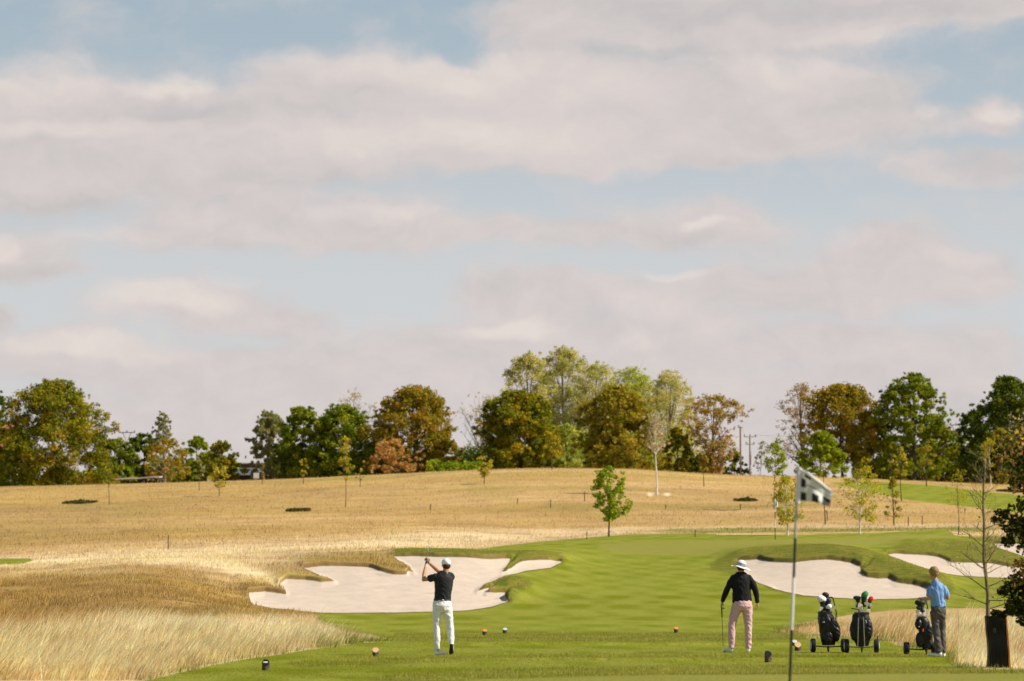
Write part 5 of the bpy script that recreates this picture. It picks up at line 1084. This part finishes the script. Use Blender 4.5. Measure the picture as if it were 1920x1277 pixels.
# ---------------------------------------------------------------- flagsticks
def zat(py, Y, px=1486): return EYE + ray(px, py)[1]*Y
def near_flag():
    Y = 27.0; zb = float(gz(ray(1479, 1070)[0]*Y, Y)); x0 = ray(1479.3, 1315)[0]*Y; xt = ray(1496, 878)[0]*Y; zt = zat(878, Y)
    r = thing('flagstick', (x0, Y, zb), 'large blurred flagstick with black and white bands and chequered flag in front', 'flagstick')
    X = lambda z: (z-zb)/(zt-zb)*(xt-x0); k = Y/F
    for a, b_, m in ((1330,1181,PAINTK),(1181,1083,PAINTW),(1083,1009,PAINTK),(1009,876,PAINTG)):
        za, z2 = max(zat(a, Y), zb-.08), zat(b_, Y); MB().tube([(X(za),0,za-zb),(X(z2),0,z2-zb)], .0135 if m is PAINTW else .0128, 12).obj('pole_band', m, r)
    sl = MB(); za, z2 = zat(944, Y), zat(877, Y); sl.tube([(X(za)+.012,0,za-zb),(X(z2)+.012,0,z2-zb)], .024, 12); sl.obj('flag_sleeve', mat('flag_white', (.72,.68,.69), rough=.8, var=.03), r)
    # cloth: outline control rows (photo px), s runs away from the pole, t upwards
    bot = [(1494,940.5),(1504,940),(1514,940.5),(1524,941),(1534,944),(1545,947.5),(1556,950)]; top_ = [(1497,878),(1505,884),(1513,889),(1526,898),(1540,907),(1550,915),(1561,923)]
    ns, nt = 48, 36; V = []; B_ = lambda arr, s: (np.interp(s, np.linspace(0,1,7), [a[0] for a in arr]), np.interp(s, np.linspace(0,1,7), [a[1] for a in arr]))
    rows = list(np.linspace(0, 1, nt))+[1+.03*i for i in range(1, 9)]
    for t_ in rows:
        for i in range(ns+1):
            s = i/ns; bx, by = B_(bot, s); tx, ty = B_(top_, s); q = min(t_, 1); px = bx+(tx-bx)*q; py = by+(ty-by)*q
            y = .035*math.sin(s*7.5+q*1.6)*min(1, s*3)+.015*math.sin(q*9+s*5)*s
            if t_ > 1: th = (t_-1)/.24*4.6; rr_ = 4.2*(.25+.75*math.sin(math.pi*min(1, max(0, s*1.02)))**.5); py = ty+rr_*(1-math.cos(th))-rr_*1.0; y -= .022*math.sin(min(th, 3.1)*.5)+rr_*k*math.sin(th); px = tx+1.2*math.sin(th*.5)
            V.append(((px-960)*k*1.0-x0, y, zat(py, Y)-zb))
    W_ = ns+1; me_ = raw_mesh('flag', V, [np.array([(a*W_+i, a*W_+i+1, (a+1)*W_+i+1, (a+1)*W_+i) for a in range(len(rows)-1) for i in range(ns)])], smooth=True)
    uv = me_.uv_layers.new(name='UVMap'); st = np.array([(i/ns, t_) for t_ in rows for i in range(ns+1)], np.float32); li = np.empty(len(me_.loops), np.int32); me_.loops.foreach_get('vertex_index', li); uv.data.foreach_set('uv', st[li].ravel())
    m = bpy.data.materials.new('chequered_flag'); m.use_nodes = True; t = NT(m.node_tree); bs = t.n['Principled BSDF']; u = t.new('ShaderNodeUVMap'); sp = t.new('ShaderNodeSeparateXYZ'); t.link(u.outputs[0], sp.inputs[0])
    def cell(s0, s1, t0, t1):
        a = t.math('MULTIPLY', t.math('GREATER_THAN', sp.outputs[0], s0), t.math('LESS_THAN', sp.outputs[0], s1)); b_ = t.math('MULTIPLY', t.math('GREATER_THAN', sp.outputs[1], t0), t.math('LESS_THAN', sp.outputs[1], t1)); return t.math('MULTIPLY', a, b_)
    acc = None
    for c_ in ((.03,.29,.03,.31),(.03,.28,.48,.77),(.45,.64,.0,.36),(.75,1.0,.0,.46),(.24,.42,.84,.995),(.60,.78,.93,.995),(.30,.34,.56,.62),(.36,.40,.57,.63),(.42,.46,.57,.63),(.48,.52,.57,.63),(.54,.58,.56,.62),(.60,.63,.57,.63),(.65,.69,.57,.63)):
        q = cell(*c_); acc = q if acc is None else t.math('MAXIMUM', acc, q)
    t.link(t.mix(acc, (.70,.70,.69,1), (.018,.020,.018,1)), bs.inputs['Base Color']); bs.inputs['Roughness'].default_value = .75
    tr = t.new('ShaderNodeBsdfTranslucent'); t.link(t.mix(acc, (.6,.6,.58,1), (.01,.01,.01,1)), tr.inputs[0]); mx = t.new('ShaderNodeMixShader'); mx.inputs[0].default_value = .22
    t.link(bs.outputs[0], mx.inputs[1]); t.link(tr.outputs[0], mx.inputs[2]); t.link(mx.outputs[0], t.n['Material Output'].inputs[0]); me_.materials.append(m)
    link('flag', me_, r)
near_flag()
def far_flag():
    p = hit(1453.5, 1012, 130, 176); k = p.y/F; r = thing('flagstick', p, 'small distant flagstick standing on the far putting green', 'flagstick'); Z = lambda py: (1012-py)*k
    for a, b_, m in ((1013,990,PAINTK),(990,973,PAINTW),(973,961,PAINTK),(961,936,PAINTW)): MB().tube([(0,0,Z(a)),(0,0,Z(b_))], .022, 6).obj('pole_band', m, r)
    MB().ell((0,0,-.01), (.054,.054,.012), 14, 4).obj('cup', PAINTK, r)
    V = []; n = 10
    for j in range(5):
        for i in range(n): V.append((.01+.02+i*.014*(1-.25*j/4*0), .03*math.sin(i*.8), Z(937.5)-j*.08-i*.012))
    f = MB(); f.add(V, [(j*n+i, j*n+i+1, (j+1)*n+i+1, (j+1)*n+i) for j in range(4) for i in range(n-1)]); f.obj('flag', PAINTW, r, loc=None)
    MB().box((.075,-.035,Z(946)), (.02,.006,.03)).obj('flag_mark', PAINTK, r)
far_flag()

# ---------------------------------------------------------------- stakes, rope, stalk
STK = mat('stake_dark', (.06,.04,.03), rough=.9, var=.3)
SK = [(807,957,945,'thin dark stake in the straw left of the bunker top, highest on the slope'),(970,944,934,'tiny stake on the slope below the round green tree'),(1032,951,937,'dark stake on the slope left of the young oak'),(1096,940,922,'taller dark stake just left of the crown of the young oak'),
      (1248,955,946,'short stake on the slope right of the young oak'),(1388,956,945,'short stake below the brown wooden pole'),(1100,1011,996,'dark stake by the far green edge left of the young oak'),(1303,1007,993,'dark stake at the back edge of the far green'),
      (1551,977,958,'thin stake in the straw right of the flag'),(1703,986,969,'stake in the straw right of the small maple'),(1729,984,968,'second stake in the straw right of the small maple'),(1809,962,953,'small stake under the hill fairway on the right'),
      (1797,1003,990,'dark stake at the foot of the wispy sapling'),(1817,1222,1197,'short dark stake in the long grass between the boy and the guard'),(315,1031,1004,'thin twig like stake above the left hump')]
for px, b_, tp, lab in SK:
    p = hit(px, b_, 44, 345) if b_ > 1100 else hit(px, b_, 140, 345); h = (b_-tp)*p.y/F; o = MB(); rr = .022 if b_ > 1100 else .036*p.y/230
    o.tube([(0,0,-.1),(.01,0,h*.5),(0.02*math.sin(px),0,h)], [rr, rr*.95, rr*.85], 7); o.tube([(0,0,h*.82),(rr*2.2,0,h*.80)], [rr*.5, rr*.5], 5)
    q = o.obj('stake', STK, None, loc=p); tag(q, lab, 'stake', 'marker stakes in the grass')
pa = hit(1646, 1223, 44, 70); h = 30*pa.y/F; o = MB(); o.tube([(0,0,-.05),(0,0,h)], [.013,.013], 8); s_ = o.obj('rope_stake', STK, None, loc=pa); tag(s_, 'slim rope stake at the right wheel of the middle trolley', 'stake')
pb = hit(1817, 1222, 44, 70); a = pa+Vector((0,0,h*.9)); b_ = pb+Vector((0,0,.22)); o = MB()
o.tube([a.lerp(b_, i/12)-Vector((0,0,.06*math.sin(math.pi*i/12)))-a for i in range(13)], .005, 6); q = o.obj('rope', mat('rope', (.45,.38,.22), rough=.9), None, loc=a); tag(q, 'thin pale rope strung behind the boy from stake to stake', 'rope')
p = hit(515, 1226, 44, 60); o = MB(); o.tube([(-.10,.0,.07),(.0,-.02,.045),(.10,-.05,.012)], [.003,.004,.003], 5); q = o.obj('dry_stalk', mat('straw_stalk', (.65,.48,.22), rough=.8), None, loc=p); tag(q, 'single dry straw stalk lying at the edge of the left tee', 'stalk')

# ---------------------------------------------------------------- poles, wires, barn, shelter, signs
POLE = mat('pole_timber', (.30,.24,.19), rough=.9, var=.2, scale=3); POLG = mat('pole_grey', (.42,.39,.36), rough=.9, var=.15, scale=3); INS = mat('insulator', (.08,.07,.07), rough=.4)
def pole(px, top, Y, label, arms, m, rr=.14, vee=False):
    p = on_ground(px, Y); k = Y/F; H = zat(top, Y, px)-p.z; r = thing('power_pole', p, label, 'power pole', 'wooden electricity poles')
    Ht = H-(1.35 if vee else 0); MB().tube([(0,0,-.2),(0,0,Ht)], [rr, rr*.75], 10).obj('pole', m, r)
    if vee: MB().tube([(-.62,0,H),(0,0,Ht),(.62,0,H)], .05, 6).obj('brace', INS, r)
    for (dz, hw, n) in arms:
        a = MB(); a.box((0,0,H-dz), (hw,.06,.055)).obj('cross_arm', INS if vee else POLG, r)
        for i in range(n):
            x = -hw+.1+(2*hw-.2)*i/max(1, n-1); q = MB()
            q.tube([(x,0,H-dz+.05),(x,0,H-dz+.35)], [.045,.03], 6); q.tube([(x,0,H-dz+.13),(x,0,H-dz+.18)], [.10,.10], 8); q.tube([(x,0,H-dz+.23),(x,0,H-dz+.28)], [.09,.09], 8); q.obj('insulator', INS, r)
    return p, H
pole(235, 811, 408, 'electricity pole with a braced cross arm on the far left', [(0,1.2,3)], POLE, .12, True)
pole(1390, 800, 386, 'plain brown wooden pole beside the rust coloured tree', [(.12,.35,1)], POLE, .15)
pole(1408, 819, 384, 'grey wooden electricity pole with two cross arms', [(0,.85,3),(1.0,.62,2)], POLG, .17)
pole(1796, 797, 404, 'electricity pole with a braced cross arm behind the right trees', [(0,.9,3)], POLE, .11, True)
for (xa, ya, Ya, xb, yb, Yb, lab) in ((1415,816,384,1788,794,404,'upper power line sagging between the grey pole and the right pole'),(1398,816,384,1392,802,386,'short wire between the brown and the grey pole')):
    a = Vector((ray(xa,1070)[0]*Ya, Ya, zat(ya, Ya, xa))); b_ = Vector((ray(xb,1070)[0]*Yb, Yb, zat(yb, Yb, xb))); o = MB(); L = (b_-a).length
    o.tube([a.lerp(b_, i/16)-Vector((0,0,.02*L*4*(i/16)*(1-i/16)))-a for i in range(17)], .012, 5); tag(o.obj('power_line', INS, None, loc=a), lab, 'cable')
def barn():
    Y = 404; p = on_ground(487, Y); k = Y/F; r = thing('barn', p, 'long low barn with grey roof seen between the left trees', 'building')
    W = 62*k; top = zat(868, Y, 487)-p.z; eave = zat(893, Y, 487)-p.z; d = 4.0
    wall = MB(); wall.box((0,0,eave*.5-.3), (W,d*.95,eave*.5+.3)); wall.obj('wall', mat('barn_wall', (.035,.045,.038), rough=.8, var=.3, scale=1.5), r)
    ridge = top-.42; V = [(-W-.2,-d-.3,eave-.02),(W+.2,-d-.3,eave-.02),(W+.2,0,ridge-.35),(-W-.2,0,ridge-.35),(-W-.2,d+.3,eave-.02),(W+.2,d+.3,eave-.02)]; V += [(x,y,z+.08) for x,y,z in V]
    rf = MB(); rf.add(V, [(6,7,8,9),(9,8,11,10),(0,3,2,1),(3,4,5,2),(0,1,7,6),(4,10,11,5),(1,2,8,7),(2,5,11,8),(0,6,9,3),(3,9,10,4)]); rr_ = rf.obj('roof', mat('barn_roof', (.12,.135,.145), rough=.7, var=.25, scale=1.2, stretch=(3,.3,1)), r, smooth=False)
    b2 = MB(); b2.box((0,.6,ridge-.05), (W*.96,.5,.34)); b2.obj('clerestory', mat('brick_brown', (.24,.10,.055), rough=.9, var=.2), r)
    c_ = MB(); c_.box((0,.6,ridge+.36), (W*.98,.7,.075)); c_.obj('ridge_cap', mat('pale_sheet', (.62,.52,.44), rough=.7), r)
    for x in (-W*.75,-W*.45,-W*.1,W*.3,W*.7):
        q = MB(); q.box((x,-d*.95-.03,eave*.42), (.75,.03,eave*.36)); q.obj('door', mat('barn_door', (.02,.028,.024), rough=.7, var=.3), r)
barn()
def shed(px0, px1, top, base, Y, label, wallc, roofc, nm='shed'):
    p = on_ground((px0+px1)/2, Y); k = Y/F; W = (px1-px0)*k/2; H = zat(top, Y, px0)-p.z; r = thing(nm, p, label, 'building'); e = H*.62
    w_ = MB(); w_.box((0,0,e*.5-.2), (W*.92,2.2,e*.5+.2)); w_.obj('wall', wallc, r)
    V = [(-W,-2.6,e),(W,-2.6,e),(W,0,H),(-W,0,H),(-W,2.6,e),(W,2.6,e)]; V += [(x,y,z+.12) for x,y,z in V]
    rf = MB(); rf.add(V, [(6,7,8,9),(9,8,11,10),(0,3,2,1),(3,4,5,2),(0,1,7,6),(4,10,11,5),(1,2,8,7),(2,5,11,8),(0,6,9,3),(3,9,10,4)]); rf.obj('roof', roofc, r, smooth=False)
    q = MB(); q.box((W*.3,-2.23,e*.35), (.4,.03,e*.35)); q.obj('door', mat('shed_door', (.12,.08,.06)), r)
shed(-25, 32, 794, 905, 450, 'house with an orange tiled roof peeping between the far left trees', mat('house_wall', (.5,.4,.32), rough=.9), mat('orange_tiles', (.50,.20,.11), rough=.9, var=.2, scale=4), 'house')
shed(552, 576, 880, 905, 398, 'little brick hut at the foot of the wide green pair', mat('hut_brick', (.32,.15,.09), rough=.9, var=.2, scale=4), mat('hut_roof', (.16,.09,.06), rough=.9), 'hut')
def shelter():
    Y = 352; p = on_ground(259, Y); k = Y/F; W = 41*k; H = zat(894, Y, 259)-p.z; r = thing('shelter', p, 'low open shelter with a flat pale roof under the copper birch', 'shelter')
    m = MB(); n = 10; V = []
    for i in range(n+1):
        x = -W+2*W*i/n; z = H-.30+.28*(i/n)+.03*math.sin(i); V += [(x,-1.6,z-.14),(x,1.6,z+.02),(x,1.6,z+.16),(x,-1.6,z+.02)]
    m.add(V, [(i*4+a, (i+1)*4+a, (i+1)*4+(a+1) % 4, i*4+(a+1) % 4) for i in range(n) for a in range(4)]+[(3,2,1,0),(n*4,n*4+1,n*4+2,n*4+3)]); m.obj('roof', mat('shelter_roof', (.50,.42,.36), rough=.9, var=.2, scale=2), r, smooth=False)
    for x in (-W*.92, -W*.35, W*.3, W*.92):
        for y in (-1.4, 1.4): q = MB(); q.tube([(x,y,-.3),(x,y,H-.42)], .05, 6); q.obj('post', POLE, r)
    b_ = MB(); b_.box((0,1.5,(H-.5)*.5-.1), (W*.93,.05,(H-.5)*.5+.1)); b_.obj('back_panel', mat('dark_boards', (.03,.025,.02), rough=.9, var=.3), r)
shelter()
def sign(px, top, bot, base, wpx, Y, label, m, post):
    p = on_ground(px, Y); k = Y/F; r = thing('sign', p, label, 'sign'); z1 = zat(top, Y, px)-p.z; z0 = zat(bot, Y, px)-p.z
    MB().box((0,0,(z0+z1)/2), (wpx*k/2,.05,(z1-z0)/2)).obj('board', m, r); MB().box((0,.01,(z0+z1)/2), (wpx*k/2+.03,.03,(z1-z0)/2+.03)).obj('frame', POLG, r)
    for s in ((0,) if post == 1 else (-1, 1)): MB().tube([(s*wpx*k*.35,.09,-.3),(s*wpx*k*.35,.09,z1-.1)], .05, 6).obj('post', POLG, r)
sign(479, 887, 897, 908, 10, 345, 'bright white sign board in front of the barn', PAINTW, 1)
sign(391, 895, 904, 908, 8, 348, 'small pale grey box sign left of the yellow sapling', mat('box_grey', (.50,.52,.54), rough=.6), 2)
# low weeds and soil heaps on the slope
def patch(px, py, hw, h, label, pal, seed):
    p = hit(px, py, 150, 345); W = hw*p.y/F; g = np.random.default_rng(seed); n = 420; a = g.random(n)*6.283; q = g.random(n)**.5
    x = np.cos(a)*q*W; y = np.sin(a)*q*W*1.6; z = gz(p.x+x, p.y+y)-p.z+np.abs(g.normal(0, .5, n))*h*.5*(1-q)+.04
    V, c = leaf_cloud(np.stack([x, y, z], -1), .22, g, PAL[pal]); o = link('dark_leaf_patch', raw_mesh('dark_leaf_patch', V, [np.arange(len(V)).reshape(-1, 4)], c, [LEAF]), None, p); tag(o, label, 'groundcover', 'low weeds on the slope')  # flat patch of dark leaves following the slope
patch(150, 943, 32, .5, 'dark wide weed patch on the slope at far left', 'leafage', 1)
patch(560, 958, 24, .3, 'flat dark weed patch left of the narrow yellow sapling', 'leafage', 3); patch(1398, 939, 22, .5, 'dark weed patch on the slope under the electricity poles', 'leafage', 4); patch(1895, 922, 26, .5, 'weeds on the hill fairway edge at far right', 'leafage', 5)
